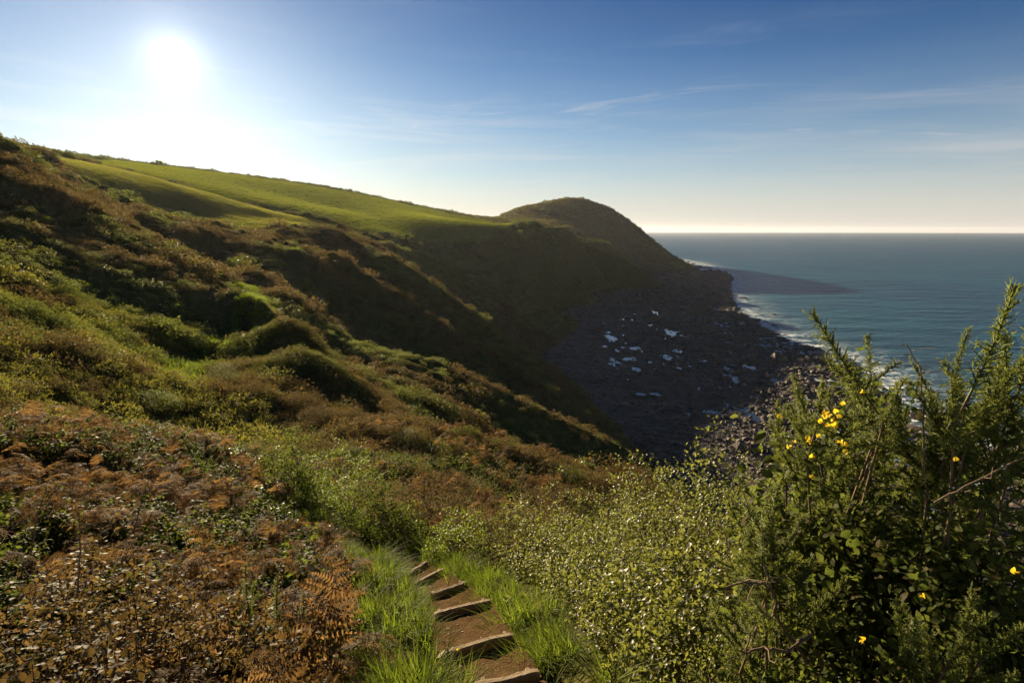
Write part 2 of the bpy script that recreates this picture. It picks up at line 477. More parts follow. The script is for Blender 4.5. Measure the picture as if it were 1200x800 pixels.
m, k = new_mat('dark_foreshore_rock')
p = world_pos(k)
n1 = k.noise(p, 0.035, 5, 0.6); n2 = k.noise(p, 0.45, 6, 0.65); n3 = k.noise(p, 2.5, 4, 0.6)
vor = k.n('ShaderNodeTexVoronoi', ins={'Vector': p, 'Scale': 0.9}).outputs['Distance']
c = k.mix(k.ramp(n1, [(0.40, 0.0), (0.62, 1.0)]), (0.028, 0.022, 0.016), (0.046, 0.036, 0.026))
c = k.mix(k.ramp(n2, [(0.45, 0.0), (0.72, 1.0)]), c, (0.070, 0.056, 0.042))
c = k.mix(k.ramp(n3, [(0.55, 0.0), (0.75, 0.6)]), c, (0.020, 0.022, 0.014))
hh = k.math('ADD', k.math('MULTIPLY', n2, 1.0), k.math('MULTIPLY', vor, 0.5))
finish(k, principled(k, c, k.ramp(n2, [(0.35, 0.45), (0.65, 0.9)]), 0.22, bump(k, hh, 1.0, 0.8)))
M['rock'] = m
m, k = new_mat('boulder_rock')
p = world_pos(k)
n2 = k.noise(p, 1.3, 5, 0.65)
rnd = k.n('ShaderNodeObjectInfo').outputs['Random']
c = k.mix(k.ramp(n2, [(0.35, 0.0), (0.7, 1.0)]), (0.034, 0.027, 0.019), (0.090, 0.070, 0.046))
c = k.mix(k.math('MULTIPLY', rnd, 0.5), c, (0.125, 0.092, 0.058))
finish(k, principled(k, c, 0.65, 0.25, bump(k, n2, 0.6, 0.3)))
M['boulder'] = m

# ------------------------------------------------------------------ terrain sheet, cut into its kinds of ground
na, nr = 620, 680
az = np.radians(np.linspace(-66, 78, na))
rr = np.exp(np.linspace(math.log(0.7), math.log(1500), nr))
R_, A_ = np.meshgrid(rr, az, indexing='ij')
TX = (R_ * np.sin(A_)).ravel(); TY = (R_ * np.cos(A_)).ravel()
TZ, TREG = ground(TX, TY, True)
idx = np.arange((nr - 1) * na).reshape(nr - 1, na)[:, :-1].ravel()
TF = np.stack([idx, idx + 1, idx + na + 1, idx + na], 1)
keep = TZ[TF].max(1) > -6.0
TF = TF[keep]
FR = TREG[TF[:, 0]]
FR[(FR == 3) & (TREG[TF] != 3).any(1)] = 0
# the foreshore gets a finer sheet of its own, a hand's breadth under the slopes where they meet
fa = np.radians(np.linspace(0.5, 48, 520)); fr_ = np.exp(np.linspace(math.log(95), math.log(1080), 640))
R2, A2 = np.meshgrid(fr_, fa, indexing='ij')
BX = (R2 * np.sin(A2)).ravel(); BY = (R2 * np.cos(A2)).ravel()
BZ, BREG = ground(BX, BY, True)
i2 = np.arange(639 * 520).reshape(639, 520)[:, :-1].ravel()
BF = np.stack([i2, i2 + 1, i2 + 521, i2 + 520], 1)
BF = BF[(BREG[BF] == 3).any(1) & (BZ[BF].max(1) > -3.0)]
TV = np.stack([TX, TY, TZ], 1)
for rid, name, mat in ((0, 'hillside', 'hill'), (1, 'near_pasture', 'field1'), (2, 'far_pasture', 'field2'), (3, 'foreshore', 'rock'), (4, 'headland', 'headland')):
    f, src_v = (BF, np.stack([BX, BY, BZ - 0.04], 1)) if rid == 3 else (TF[FR == rid], TV)
    used, inv = np.unique(f, return_inverse=True)
    me = mesh_from(name, src_v[used], inv.reshape(f.shape), M[mat], True)
    o = tag(obj(name, me), kind='structure')
    o['label'] = {'hillside': 'scrub covered hillside falling in spurs towards the cove', 'near_pasture': 'pale rough pasture above the scrub gully',
                  'far_pasture': 'bright green pasture below the skyline hedge', 'foreshore': 'dark rocky foreshore with shining pools below the cliffs',
                  'headland': 'rounded dark headland rising beyond the cove'}[name]

# ------------------------------------------------------------------ sea
m, k = new_mat('sea_water')
p = world_pos(k)
shore = k.n('ShaderNodeAttribute', attribute_name='shore').outputs['Fac']
st = k.n('ShaderNodeMapping', ins={'Vector': p, 'Rotation': (0, 0, 0.5), 'Scale': (0.35, 1.0, 1.0)}).outputs[0]
w1 = k.noise(st, 0.05, 3, 0.5); w2 = k.noise(st, 0.30, 4, 0.6); w3 = k.noise(p, 0.006, 3, 0.55)
h = k.math('ADD', k.math('MULTIPLY', w1, 2.2), k.math('MULTIPLY', w2, 0.9))
c = k.mix(k.ramp(w3, [(0.4, 0.0), (0.62, 1.0)]), (0.002, 0.046, 0.084), (0.004, 0.066, 0.104))
c = k.mix(k.ramp(shore, [(0.0, 0.0), (0.55, 0.15), (1.0, 0.8)]), c, (0.075, 0.150, 0.165))
fo = k.math('MULTIPLY', k.ramp(k.noise(p, 0.16, 6, 0.68, 1.2), [(0.46, 0.0), (0.56, 1.0)]), k.ramp(shore, [(0.45, 0.0), (0.68, 0.35), (0.84, 1.0)]))
wave = k.math('MULTIPLY', k.ramp(k.noise(st, 0.035, 4, 0.6, 0.6), [(0.60, 0.0), (0.66, 0.5)]), k.ramp(shore, [(0.55, 0.0), (0.80, 1.0)]))
fo = k.math('MAXIMUM', fo, wave)
c = k.mix(fo, c, (0.62, 0.66, 0.68))
finish(k, principled(k, c, k.math('ADD', k.math('MULTIPLY', fo, 0.4), 0.36), 0.30, bump(k, h, 1.0, 2.8), IOR=1.33))
M['sea'] = m
sa = np.radians(np.linspace(-75, 95, 240)); sr = np.exp(np.linspace(math.log(90), math.log(18000), 330))
R_, A_ = np.meshgrid(sr, sa, indexing='ij')
SX = (R_ * np.sin(A_)).ravel(); SY = (R_ * np.cos(A_)).ravel()
sd = shore_dist(SX, SY)
idx = np.arange(329 * 240).reshape(329, 240)[:, :-1].ravel()
SF = np.stack([idx, idx + 1, idx + 241, idx + 240], 1)
SF = SF[(sd[SF].min(1) < 60)]
used, inv = np.unique(SF, return_inverse=True)
me = mesh_from('sea', np.stack([SX, SY, np.zeros(len(SX))], 1)[used], inv.reshape(SF.shape), M['sea'], True)
at = me.attributes.new('shore', 'FLOAT', 'POINT')
at.data.foreach_set('value', np.exp(np.minimum(sd[used], 0) / 55.0).astype(np.float32))
o = tag(obj('sea', me), 'blue green sea reaching to a straight horizon', kind='structure')

m, k = new_mat('pool_water')
p = world_pos(k)
finish(k, principled(k, (0.02, 0.026, 0.03), 0.04, 0.5, bump(k, k.noise(p, 3.0, 3), 0.08, 0.1), IOR=1.33))
M['pool'] = m
for i, (x, y, a, b, z) in enumerate(pools):
    th = np.linspace(0, 2 * math.pi, 97)[:-1]
    rad = np.clip(1.15 + 0.5 * fbm(np.cos(th) * 2.0 + i * 5.1, np.sin(th) * 2.0 + i * 3.3, 4, 71, 0.6), 0.8, 1.5)
    ring = np.stack([a * rad * np.cos(th), b * rad * np.sin(th), np.zeros(96)], 1)
    v = np.vstack([[(0, 0, 0)], ring])
    me = mesh_from('rock_pool', v, [(0, j + 1, (j + 1) % 96 + 1) for j in range(96)], M['pool'])
    tag(obj('rock_pool', me, None, (x, y, z)), 'still rock pool reflecting the sky on the dark foreshore', kind='structure', group='pools on the foreshore')
# ------------------------------------------------------------------ plant materials
def leaf_mat(name, cols, back, trans=0.35, rough=0.42, spec=0.35, vary=0.25, dark=(0.03, 0.03, 0.01)):
    """cols: list of colours picked per leaf; back: colour of light coming through the blade"""
    m, k = new_mat(name)
    g = k.n('ShaderNodeNewGeometry')
    r = g.outputs['Random Per Island']
    stops = [(i / len(cols), c) for i, c in enumerate(cols)]
    c = k.ramp(r, stops, 'CONSTANT')
    orr = k.n('ShaderNodeObjectInfo').outputs['Random']
    c = k.mix(k.math('MULTIPLY', orr, vary), c, dark)
    big = k.noise(g.outputs['Position'], 0.16, 3, 0.5)
    c = k.mix(k.ramp(big, [(0.42, 0.0), (0.62, vary)]), c, cols[-1])
    s = principled(k, c, rough, spec)
    bk = k.mix(0.5, c, back)
    t = k.n('ShaderNodeBsdfTranslucent', ins={'Color': bk}).outputs[0]
    finish(k, k.n('ShaderNodeMixShader', ins={0: trans, 1: s, 2: t}).outputs[0])
    return m
M['bracken'] = leaf_mat('dry_bracken', [(0.110, 0.064, 0.026), (0.080, 0.046, 0.019), (0.175, 0.112, 0.050), (0.050, 0.030, 0.013), (0.135, 0.086, 0.034)], (0.36, 0.20, 0.06), 0.52, 0.65, 0.06)
M['bramble'] = leaf_mat('bramble_leaf', [(0.050, 0.075, 0.018), (0.070, 0.095, 0.022), (0.042, 0.058, 0.016), (0.095, 0.105, 0.030), (0.075, 0.060, 0.022)], (0.20, 0.26, 0.03), 0.48, 0.6, 0.05)
M['privet'] = leaf_mat('small_hedge_leaf', [(0.080, 0.100, 0.026), (0.110, 0.122, 0.036), (0.060, 0.078, 0.020), (0.150, 0.145, 0.055), (0.090, 0.095, 0.028)], (0.34, 0.36, 0.05), 0.46, 0.45, 0.30)
M['green'] = leaf_mat('fresh_green_leaf', [(0.070, 0.115, 0.018), (0.095, 0.140, 0.022), (0.055, 0.090, 0.016), (0.120, 0.150, 0.028)], (0.30, 0.38, 0.03), 0.48, 0.45, 0.28)
M['gorse'] = leaf_mat('gorse_spine', [(0.100, 0.135, 0.026), (0.130, 0.155, 0.034), (0.082, 0.112, 0.022), (0.155, 0.165, 0.050)], (0.38, 0.42, 0.05), 0.48, 0.5, 0.2, 0.15)
M['scrub_olive'] = leaf_mat('olive_scrub', [(0.085, 0.098, 0.024), (0.110, 0.120, 0.030), (0.070, 0.082, 0.020), (0.125, 0.112, 0.034)], (0.22, 0.22, 0.03), 0.38, 0.6, 0.15, 0.3)
M['scrub_brown'] = leaf_mat('brown_scrub', [(0.105, 0.076, 0.030), (0.125, 0.090, 0.036), (0.085, 0.066, 0.026), (0.100, 0.086, 0.030)], (0.24, 0.16, 0.04), 0.36, 0.7, 0.1, 0.3)
M['scrub_dark'] = leaf_mat('dark_scrub', [(0.066, 0.082, 0.022), (0.082, 0.096, 0.027), (0.056, 0.070, 0.019)], (0.12, 0.14, 0.02), 0.30, 0.5, 0.25, 0.3)
M['gold_bracken'] = leaf_mat('turning_bracken', [(0.105, 0.110, 0.022), (0.130, 0.125, 0.028), (0.080, 0.092, 0.018), (0.150, 0.120, 0.035)], (0.38, 0.36, 0.04), 0.42, 0.6, 0.15, 0.2)
M['grass'] = leaf_mat('path_grass', [(0.075, 0.120, 0.012), (0.100, 0.140, 0.016), (0.060, 0.098, 0.011), (0.150, 0.140, 0.032)], (0.26, 0.36, 0.02), 0.50, 0.6, 0.06, 0.15)
M['scrub_green'] = leaf_mat('green_slope_scrub', [(0.090, 0.118, 0.026), (0.112, 0.135, 0.032), (0.078, 0.104, 0.024), (0.115, 0.118, 0.034)], (0.28, 0.32, 0.04), 0.38, 0.65, 0.1, 0.2)
M['autumn'] = leaf_mat('autumn_bramble', [(0.075, 0.046, 0.019), (0.055, 0.035, 0.014), (0.052, 0.058, 0.016), (0.120, 0.078, 0.034), (0.045, 0.050, 0.014)], (0.26, 0.16, 0.04), 0.42, 0.6, 0.10)
M['field_grass'] = leaf_mat('pasture_grass', [(0.080, 0.110, 0.014), (0.100, 0.125, 0.016), (0.070, 0.096, 0.012)], (0.34, 0.38, 0.02), 0.55, 0.7, 0.08, 0.15)
M['rough_grass'] = leaf_mat('rough_pasture_grass', [(0.100, 0.112, 0.030), (0.120, 0.125, 0.036), (0.086, 0.100, 0.025)], (0.44, 0.44, 0.06), 0.5, 0.7, 0.08, 0.15)
M['straw'] = leaf_mat('dry_straw', [(0.26, 0.19, 0.085), (0.20, 0.145, 0.06), (0.30, 0.23, 0.12)], (0.4, 0.3, 0.12), 0.3, 0.5, 0.3, 0.2)
def wood_mat(name, c1, c2, scale, rough=0.75):
    m, k = new_mat(name)
    p = k.n('ShaderNodeTexCoord').outputs['Object']
    st = k.n('ShaderNodeMapping', ins={'Vector': p, 'Scale': (1.0, 9.0, 9.0)}).outputs[0]
    n = k.noise(st, scale, 6, 0.65, 0.5); n2 = k.noise(p, scale * 0.6, 4, 0.6)
    c = k.mix(k.ramp(n, [(0.35, 0.0), (0.68, 1.0)]), c1, c2)
    c = k.mix(k.ramp(n2, [(0.55, 0.0), (0.75, 0.6)]), c, (0.07, 0.055, 0.03))
    finish(k, principled(k, c, rough, 0.25, bump(k, n, 0.7, 0.01)))
    return m
M['wood'] = wood_mat('weathered_board', (0.24, 0.165, 0.085), (0.36, 0.26, 0.145), 6.0)
M['twig'] = wood_mat('bare_twig', (0.10, 0.062, 0.035), (0.20, 0.135, 0.08), 14.0)
m, k = new_mat('gorse_flower'); oi = k.n('ShaderNodeNewGeometry').outputs['Random Per Island']
c = k.mix(oi, (0.82, 0.56, 0.02), (0.85, 0.64, 0.04))
finish(k, k.n('ShaderNodeMixShader', ins={0: 0.4, 1: principled(k, c, 0.5, 0.3), 2: k.n('ShaderNodeBsdfTranslucent', ins={'Color': (0.85, 0.62, 0.03, 1)}).outputs[0]}).outputs[0])
M['flower'] = m
m, k = new_mat('trodden_earth'); p = world_pos(k)
n1 = k.noise(p, 2.2, 5, 0.6); n2 = k.noise(p, 18, 5, 0.65)
vr = k.n('ShaderNodeTexVoronoi', ins={'Vector': p, 'Scale': 42.0}).outputs['Distance']
c = k.mix(k.ramp(n1, [(0.35, 0.0), (0.66, 1.0)]), (0.048, 0.029, 0.014), (0.078, 0.049, 0.024))
c = k.mix(k.ramp(n2, [(0.52, 0.0), (0.72, 0.8)]), c, (0.120, 0.075, 0.036))
finish(k, principled(k, c, 0.95, 0.0, bump(k, k.math('SUBTRACT', n2, k.math('MULTIPLY', vr, 0.6)), 1.0, 0.02)))
M['earth'] = m

# ------------------------------------------------------------------ plant shapes
def unit(v):
    return v / np.maximum(np.linalg.norm(v, axis=-1, keepdims=True), 1e-9)
def leaves(cen, axis, nrm, L, W, fold=0.25):
    """folded five-point leaves -> verts, quads/tris arrays (tri faces)"""
    n = len(cen)
    axis = unit(axis); side = unit(np.cross(axis, nrm)); up = np.cross(side, axis)
    L = np.broadcast_to(np.asarray(L, float), (n,))[:, None]; W = np.broadcast_to(np.asarray(W, float), (n,))[:, None]
    b = cen; t = cen + axis * L
    mid = cen + axis * L * 0.45 - up * W * fold
    l = cen + axis * L * 0.45 - side * W * 0.5; r = cen + axis * L * 0.45 + side * W * 0.5
    V = np.stack([b, l, t, r, mid], 1).reshape(-1, 3)
    i = (np.arange(n) * 5)[:, None]
    F = np.concatenate([i + np.array([[0, 4, 1]]), i + np.array([[1, 4, 2]]), i + np.array([[2, 4, 3]]), i + np.array([[3, 4, 0]])], 0)
    return V, F
def cards(cen, axis, nrm, L, W):
    n = len(cen)
    axis = unit(axis); side = unit(np.cross(axis, nrm))
    L = np.broadcast_to(np.asarray(L, float), (n,))[:, None]; W = np.broadcast_to(np.asarray(W, float), (n,))[:, None]
    V = np.stack([cen, cen + axis * L * 0.5 - side * W * 0.5, cen + axis * L, cen + axis * L * 0.5 + side * W * 0.5], 1).reshape(-1, 3)
    i = (np.arange(n) * 4)[:, None]
    F = np.concatenate([i + np.array([[0, 1, 2]]), i + np.array([[0, 2, 3]])], 0)
    return V, F
def fine_leaves(cen, axis, nrm, L, W, fold=0.22):
    """broader leaves with a rounded outline for plants close by"""
    n = len(cen)
    axis = unit(axis); side = unit(np.cross(axis, nrm)); up = np.cross(side, axis)
    L = np.broadcast_to(np.asarray(L, float), (n,))[:, None]; W = np.broadcast_to(np.asarray(W, float), (n,))[:, None]
    curl = rng.uniform(0.0, 0.35, n)[:, None]
    cols = [cen]
    for t, w in ((0.22, 0.36), (0.50, 0.50), (0.78, 0.32)):
        c = cen + axis * L * t - up * L * curl * t * t
        cols += [c - side * W * w + up * W * fold * w, c, c + side * W * w + up * W * fold * w]
    cols.append(cen + axis * L - up * L * curl)
    V = np.stack(cols, 1).reshape(-1, 3)
    i = (np.arange(n) * 11)[:, None]
    T = [(0, 2, 1), (0, 3, 2), (1, 2, 5), (1, 5, 4), (2, 3, 6), (2, 6, 5), (4, 5, 8), (4, 8, 7), (5, 6, 9), (5, 9, 8), (7, 8, 10), (8, 9, 10)]
    return V, np.concatenate([i + np.array([t]) for t in T], 0)
class Bag:
    """collects triangles"""
    def __init__(self):
        self.v = []; self.f = []; self.n = 0
    def put(self, V, F):
        self.v.append(np.asarray(V, float)); self.f.append(np.asarray(F, int) + self.n); self.n += len(V)
    def tube(self, pts, r0, r1, k=4):
        pts = np.asarray(pts, float); m = len(pts)
        d = unit(np.gradient(pts, axis=0)); ref = np.array([0.31, 0.2, 0.93])
        s = unit(np.cross(d, ref)); u = np.cross(s, d)
        rad = np.linspace(r0, r1, m)[:, None]
        rings = [pts + rad * (s * math.cos(a) + u * math.sin(a)) for a in np.linspace(0, 2 * math.pi, k + 1)[:-1]]
        V = np.stack(rings, 1).reshape(-1, 3)
        F = []
        for i in range(m - 1):
            for j in range(k):
                a = i * k + j; b = i * k + (j + 1) % k
                F += [(a, b, b + k), (a, b + k, a + k)]
        self.put(V, np.array(F))
    def mesh(self, name, mat, smooth=False):
        return mesh_from(name, np.vstack(self.v), np.vstack(self.f), mat, smooth)
def rand_dirs(n, r=rng):
    return unit(r.normal(size=(n, 3)))
def dome_points(n, rx, ry, h, seed, skin=0.22, lump=0.35, r=rng):
    """points in the outer skin of a lumpy dome standing on z=0"""
    d = rand_dirs(n, r); d[:, 2] = np.abs(d[:, 2]) * 1.0
    lum = 1 + lump * (fbm(d[:, 0] * 2.6 + seed, d[:, 1] * 2.6 + d[:, 2] * 2.0 + seed * 1.7, 3, 51, 0.6))
    rad = (1 - skin * r.random(n) ** 1.6) * lum
    p = d * rad[:, None] * np.array([rx, ry, h])
    p[:, 2] = np.maximum(p[:, 2], 0.01)
    return p, d
def make_dome(n, rx, ry, h, leafL, seed, simple=False, skin=0.3, ratio=0.6, sprigs=0, cluster=0, fine=False, lump=0.35):
    if cluster:      # leaves gathered on twig ends, with hollows between
        m_ = max(8, n // cluster)
        p0, d0 = dome_points(m_, rx, ry, h, seed, skin, lump)
        w_ = rng.integers(0, m_, n)
        d = d0[w_]
        p = p0[w_] + rng.normal(0, 1, (n, 3)) * leafL * np.array([1.25, 1.25, 1.0])
        p[:, 2] = np.maximum(p[:, 2], 0.01)
    else:
        p, d = dome_points(n, rx, ry, h, seed, skin, lump)
    nr_ = unit(d + 0.9 * rand_dirs(n) + np.array([0, 0, 0.5]))
    ax = unit(np.cross(nr_, rand_dirs(n)) + 0.4 * d)
    L = leafL * rng.uniform(0.6, 1.25, n)
    b = Bag()
    b.put(*(cards(p, ax, nr_, L, L * ratio) if simple else (fine_leaves if fine else leaves)(p, ax, nr_, L, L * ratio)))
    # shoots standing out of the skin break the outline
    for _ in range(sprigs):
        q, dd = dome_points(1, rx, ry, h, seed, 0.15)
        a = unit(dd[0] * 0.8 + np.array([0, 0, 0.7]) + 0.5 * rng.normal(size=3))
        ln = rng.uniform(0.10, 0.22) * h
        kk = 9
        tt = np.linspace(0, 1, kk)[:, None]
        c = q[0] + a * ln * tt
        axx = unit(a + 1.2 * rand_dirs(kk)); nn = rand_dirs(kk) + np.array([0, 0, .6])
        LL = leafL * rng.uniform(0.6, 1.1, kk)
        b.put(*(cards(c, axx, nn, LL, LL * ratio) if simple else leaves(c, axx, nn, LL, LL * ratio)))
        if not simple:
            b.tube(np.vstack([q[0] - a * 0.1, q[0] + a * ln * 0.9]), 0.004, 0.0015, 3)
    return b

protos = bpy.data.collections.new('plant_sources')      # never linked to the scene: only the scatter reads it
def proto(name, me):
    o = bpy.data.objects.new(name, me)
    return o
def scatter(name, label, cat, pts, rot, scl, source_objs, pick):
    """one mass of plants: a cloud of points with a plant standing on each"""
    src = bpy.data.collections.new(name + '_sources')
    ordered = []
    for i, s in enumerate(source_objs):
        s.name = f'{name}_source_{i:02d}'
        src.objects.link(s)
    me = bpy.data.meshes.new(name)
    pts = np.asarray(pts, np.float32)
    me.vertices.add(len(pts)); me.vertices.foreach_set('co', pts.ravel())
    a = me.attributes.new('turn', 'FLOAT_VECTOR', 'POINT'); a.data.foreach_set('vector', np.asarray(rot, np.float32).ravel())
    scl = np.asarray(scl, np.float32)
    if scl.ndim == 1:
        scl = np.repeat(scl[:, None], 3, 1)
    a = me.attributes.new('size', 'FLOAT_VECTOR', 'POINT'); a.data.foreach_set('vector', scl.ravel())
    a = me.attributes.new('pick', 'INT', 'POINT'); a.data.foreach_set('value', np.asarray(pick, np.int32))
    o = obj(name, me)
    tag(o, label, cat, kind='stuff')
    gt = bpy.data.node_groups.new(name + '_scatter', 'GeometryNodeTree')
    gt.interface.new_socket('Geometry', in_out='INPUT', socket_type='NodeSocketGeometry')
    gt.interface.new_socket('Geometry', in_out='OUTPUT', socket_type='NodeSocketGeometry')
    N = gt.nodes
    gi = N.new('NodeGroupInput'); go = N.new('NodeGroupOutput')
    ci = N.new('GeometryNodeCollectionInfo'); ci.inputs['Collection'].default_value = src
    ci.inputs['Separate Children'].default_value = True; ci.inputs['Reset Children'].default_value = True
    iop = N.new('GeometryNodeInstanceOnPoints'); iop.inputs['Pick Instance'].default_value = True
    def attr(nm, typ):
        q = N.new('GeometryNodeInputNamedAttribute'); q.data_type = typ; q.inputs['Name'].default_value = nm
        return q.outputs['Attribute']
    e2r = N.new('FunctionNodeEulerToRotation')
    Lk = gt.links.new
    Lk(attr('turn', 'FLOAT_VECTOR'), e2r.inputs[0]); Lk(e2r.outputs[0], iop.inputs['Rotation'])
    Lk(attr('size', 'FLOAT_VECTOR'), iop.inputs['Scale']); Lk(attr('pick', 'INT'), iop.inputs['Instance Index'])
    Lk(gi.outputs[0], iop.inputs['Points']); Lk(ci.outputs[0], iop.inputs['Instance']); Lk(iop.outputs[0], go.inputs[0])
    md = o.modifiers.new('scatter', 'NODES'); md.node_group = gt
    return o
def wedge(n, az0, az1, r0, r1, power=1.0):
    """random points in a sector; power 1 = even per square metre, 0 = even in the log of the distance"""
    a = np.radians(rng.uniform(az0, az1, n))
    u = rng.random(n)
    if power == 0:
        r = np.exp(np.log(r0) + u * (np.log(r1) - np.log(r0)))
    else:
        p = power + 1
        r = (r0 ** p + u * (r1 ** p - r0 ** p)) ** (1 / p)
    return r * np.sin(a), r * np.cos(a)
def tilt(n, amt=0.2):
    return np.stack([rng.normal(0, amt, n), rng.normal(0, amt, n), rng.uniform(0, 2 * math.pi, n)], 1)

# ------------------------------------------------------------------ scrub on the hillside, by distance
def scrub(name, label, n, az0, az1, r0, r1, power, size0, size1, leafL, nleaf, simple, keepfn, sprigs=10, mats=('scrub_brown', 'scrub_olive', 'scrub_green', 'scrub_brown', 'gold_bracken')):
    srcs = []
    for mat in mats:
        for j in range(2):
            b = make_dome(nleaf, 1.0, 1.0, 0.8, leafL, rng.uniform(0, 50), simple, 0.45, 0.62, sprigs)
            srcs.append(proto('scrub', b.mesh('scrub', M[mat])))
    x, y = wedge(n, az0, az1, r0, r1, power)
    z, reg = ground(x, y, True)
    k = keepfn(x, y, z, reg)
    x, y, z = x[k], y[k], z[k]
    m = len(x)
    r = np.hypot(x, y)
    t = (np.log(r) - math.log(r0)) / (math.log(r1) - math.log(r0))
    s = (size0 + (size1 - size0) * t) * np.exp(rng.normal(-0.05, 0.42, m))
    patch = fbm(x / 14, y / 14, 3, 88) + 0.5 * fbm(x / 3, y / 3, 2, 90) + rng.normal(0, 0.10, m)
    kind = np.where(patch > 0.16, 3, np.where(patch > 0.0, 0, np.where(patch > -0.2, 1, 2)))
    gold = (x < -9) & (y > 17) & (y < 48) & (x / y < -0.42 - 0.004 * (y - 30)) & (fbm(x / 6, y / 6, 3, 92) + rng.normal(0, 0.12, m) > 0.06)
    kind = np.where(gold, 4, kind)
    pick = kind * 2 + rng.integers(0, 2, m)
    sc = np.stack([s, s, s * rng.uniform(0.6, 1.15, m)], 1)
    return scatter(name, label, 'scrub', np.stack([x, y, z - 0.18 * s], 1), tilt(m, 0.15), sc, srcs, pick)
def wildland(x, y, z, reg):
    r = np.hypot(x, y)
    clear = np.where((y > 19) & (y < 36), 0.3, 0.8 + 0.007 * r)
    return (reg == 0) & (path_dist(x, y) > clear) & (z > 2.5)
scrub('hillside_scrub', 'mixed brown and olive scrub covering the slopes round the knoll', 13000, -62, 32, 17, 62, 0.9, 0.34, 0.62, 0.10, 420, False, wildland)
scrub('distant_scrub', 'dense low scrub over the spurs above the cove', 26000, -52, 24, 55, 300, 0.75, 0.55, 1.5, 0.15, 300, True, wildland, 10,
      ('scrub_brown', 'scrub_olive', 'scrub_green', 'scrub_brown', 'gold_bracken'))
scrub('cliff_scrub', 'dark heather and scrub over the far cliffs and skyline', 26000, -50, 12, 280, 720, 0.7, 0.9, 1.6, 0.30, 130, True, wildland, 4, ('scrub_olive', 'scrub_green', 'scrub_green', 'scrub_olive', 'scrub_green'))
scrub('headland_scrub', 'low dark heath over the rounded headland', 14000, -12, 20, 640, 1080, 0.8, 1.0, 1.7, 0.40, 80, True, lambda x, y, z, reg: (reg == 4) & (z > 4), 2)

# pasture grass
def tuft(n, h, spread, w, mat, lean=0.5):
    b = Bag()
    base = rng.normal(0, spread, (n, 2))
    for i in range(n):
        a = rng.uniform(0, 2 * math.pi); ln = h * rng.uniform(0.55, 1.2); le = lean * rng.uniform(0.2, 1.3)
        dx, dy = math.cos(a), math.sin(a)
        p0 = np.array([base[i, 0], base[i, 1], -0.02]); tt = np.array([0, 0.4, 0.75, 1.0])
        c = p0 + np.stack([dx * le * ln * tt ** 2, dy * le * ln * tt ** 2, ln * (tt - 0.42 * le * tt ** 2)], 1)
        s = np.array([-dy, dx, 0.0]); ww = w * rng.uniform(0.7, 1.3) * np.array([0.7, 1.0, 0.6])
        V = [c[0] - s * ww[0] / 2, c[0] + s * ww[0] / 2, c[1] - s * ww[1] / 2, c[1] + s * ww[1] / 2, c[2] - s * ww[2] / 2, c[2] + s * ww[2] / 2, c[3]]
        b.put(V, [(0, 1, 3), (0, 3, 2), (2, 3, 5), (2, 5, 4), (4, 5, 6)])
    return b.mesh('grass', M[mat], True)
for nm, poly, mat, n, sz, lab in (('rough_pasture_grass', FIELD1, 'rough_grass', 24000, 1.0, 'pale rough grass on the near pasture'),
                                  ('green_pasture_grass', FIELD2, 'field_grass', 34000, 1.9, 'short bright green grass on the far pasture')):
    lo, hi = poly.min(0), poly.max(0)
    x = rng.uniform(lo[0], hi[0], n * 3); y = rng.uniform(lo[1], hi[1], n * 3)
    kk = in_poly(x, y, poly); x = x[kk][:n]; y = y[kk][:n]
    srcs = [proto('tuft', tuft(34, 0.26, 0.55, 0.13, mat, 0.5)) for _ in range(3)]
    m_ = len(x); s = sz * rng.uniform(0.7, 1.3, m_)
    scatter(nm, lab, 'grass', np.stack([x, y, ground(x, y)], 1), np.stack([np.zeros(m_), np.zeros(m_), rng.uniform(0, 6.3, m_)], 1),
            np.stack([s, s, np.full(m_, 1.0) * rng.uniform(0.6, 1.1, m_)], 1), srcs, rng.integers(0, 3, m_))

# ------------------------------------------------------------------ bracken
def frond(seed):
    r = np.random.default_rng(seed)
    b = Bag()
    L = 0.75; n = 15
    t = np.linspace(0, 1, n + 6)
    droop = r.uniform(0.5, 1.1)
    cx_ = L * (t * 0.75 + 0.1 * np.sin(t * 3)); cz = 0.34 + L * (0.50 * t - droop * 0.55 * t * t)
    spine = np.stack([cx_, 0.04 * np.sin(t * 4 + seed), cz], 1)
    b.tube(np.vstack([[(-0.05, 0, -0.25)], [(0, 0, 0.1)], spine[::3]]), 0.005, 0.0015, 3)
    for i in range(n):
        ti = 0.10 + 0.88 * i / n
        q = np.array([np.interp(ti, t, spine[:, j]) for j in range(3)])
        fwd = unit(np.array([np.interp(min(1, ti + .05), t, spine[:, j]) for j in range(3)]) - q)
        ln = 0.30 * (1 - ti) ** 0.75 * r.uniform(0.7, 1.15) + 0.02
        for sgn in (-1, 1):
            if r.random() < 0.08:
                continue
            d0 = unit(fwd * 0.45 + np.array([0, sgn, 0]) + r.normal(0, 0.16, 3)); sag = r.uniform(0.1, 0.7)
            nm_ = unit(np.cross(d0, fwd) * sgn + r.normal(0, 0.25, 3)); sd = unit(np.cross(nm_, d0))
            ml = 8
            for j in range(ml):
                tj = (j + 0.3) / ml
                c = q + d0 * ln * tj + np.array([0, 0, -sag * ln * tj ** 2])
                wl = 0.20 * ln * (1 - tj) + 0.009
                for s2 in (-1, 1):
                    tip = c + sd * s2 * wl + d0 * wl * 0.45 + nm_ * r.normal(0, 0.25) * wl
                    b.put([c - d0 * ln * 0.035, tip, c + d0 * ln * 0.055], [(0, 1, 2)])
    return b.mesh('bracken_frond', M['bracken'])
frs = [proto('frond', frond(s)) for s in range(5)]
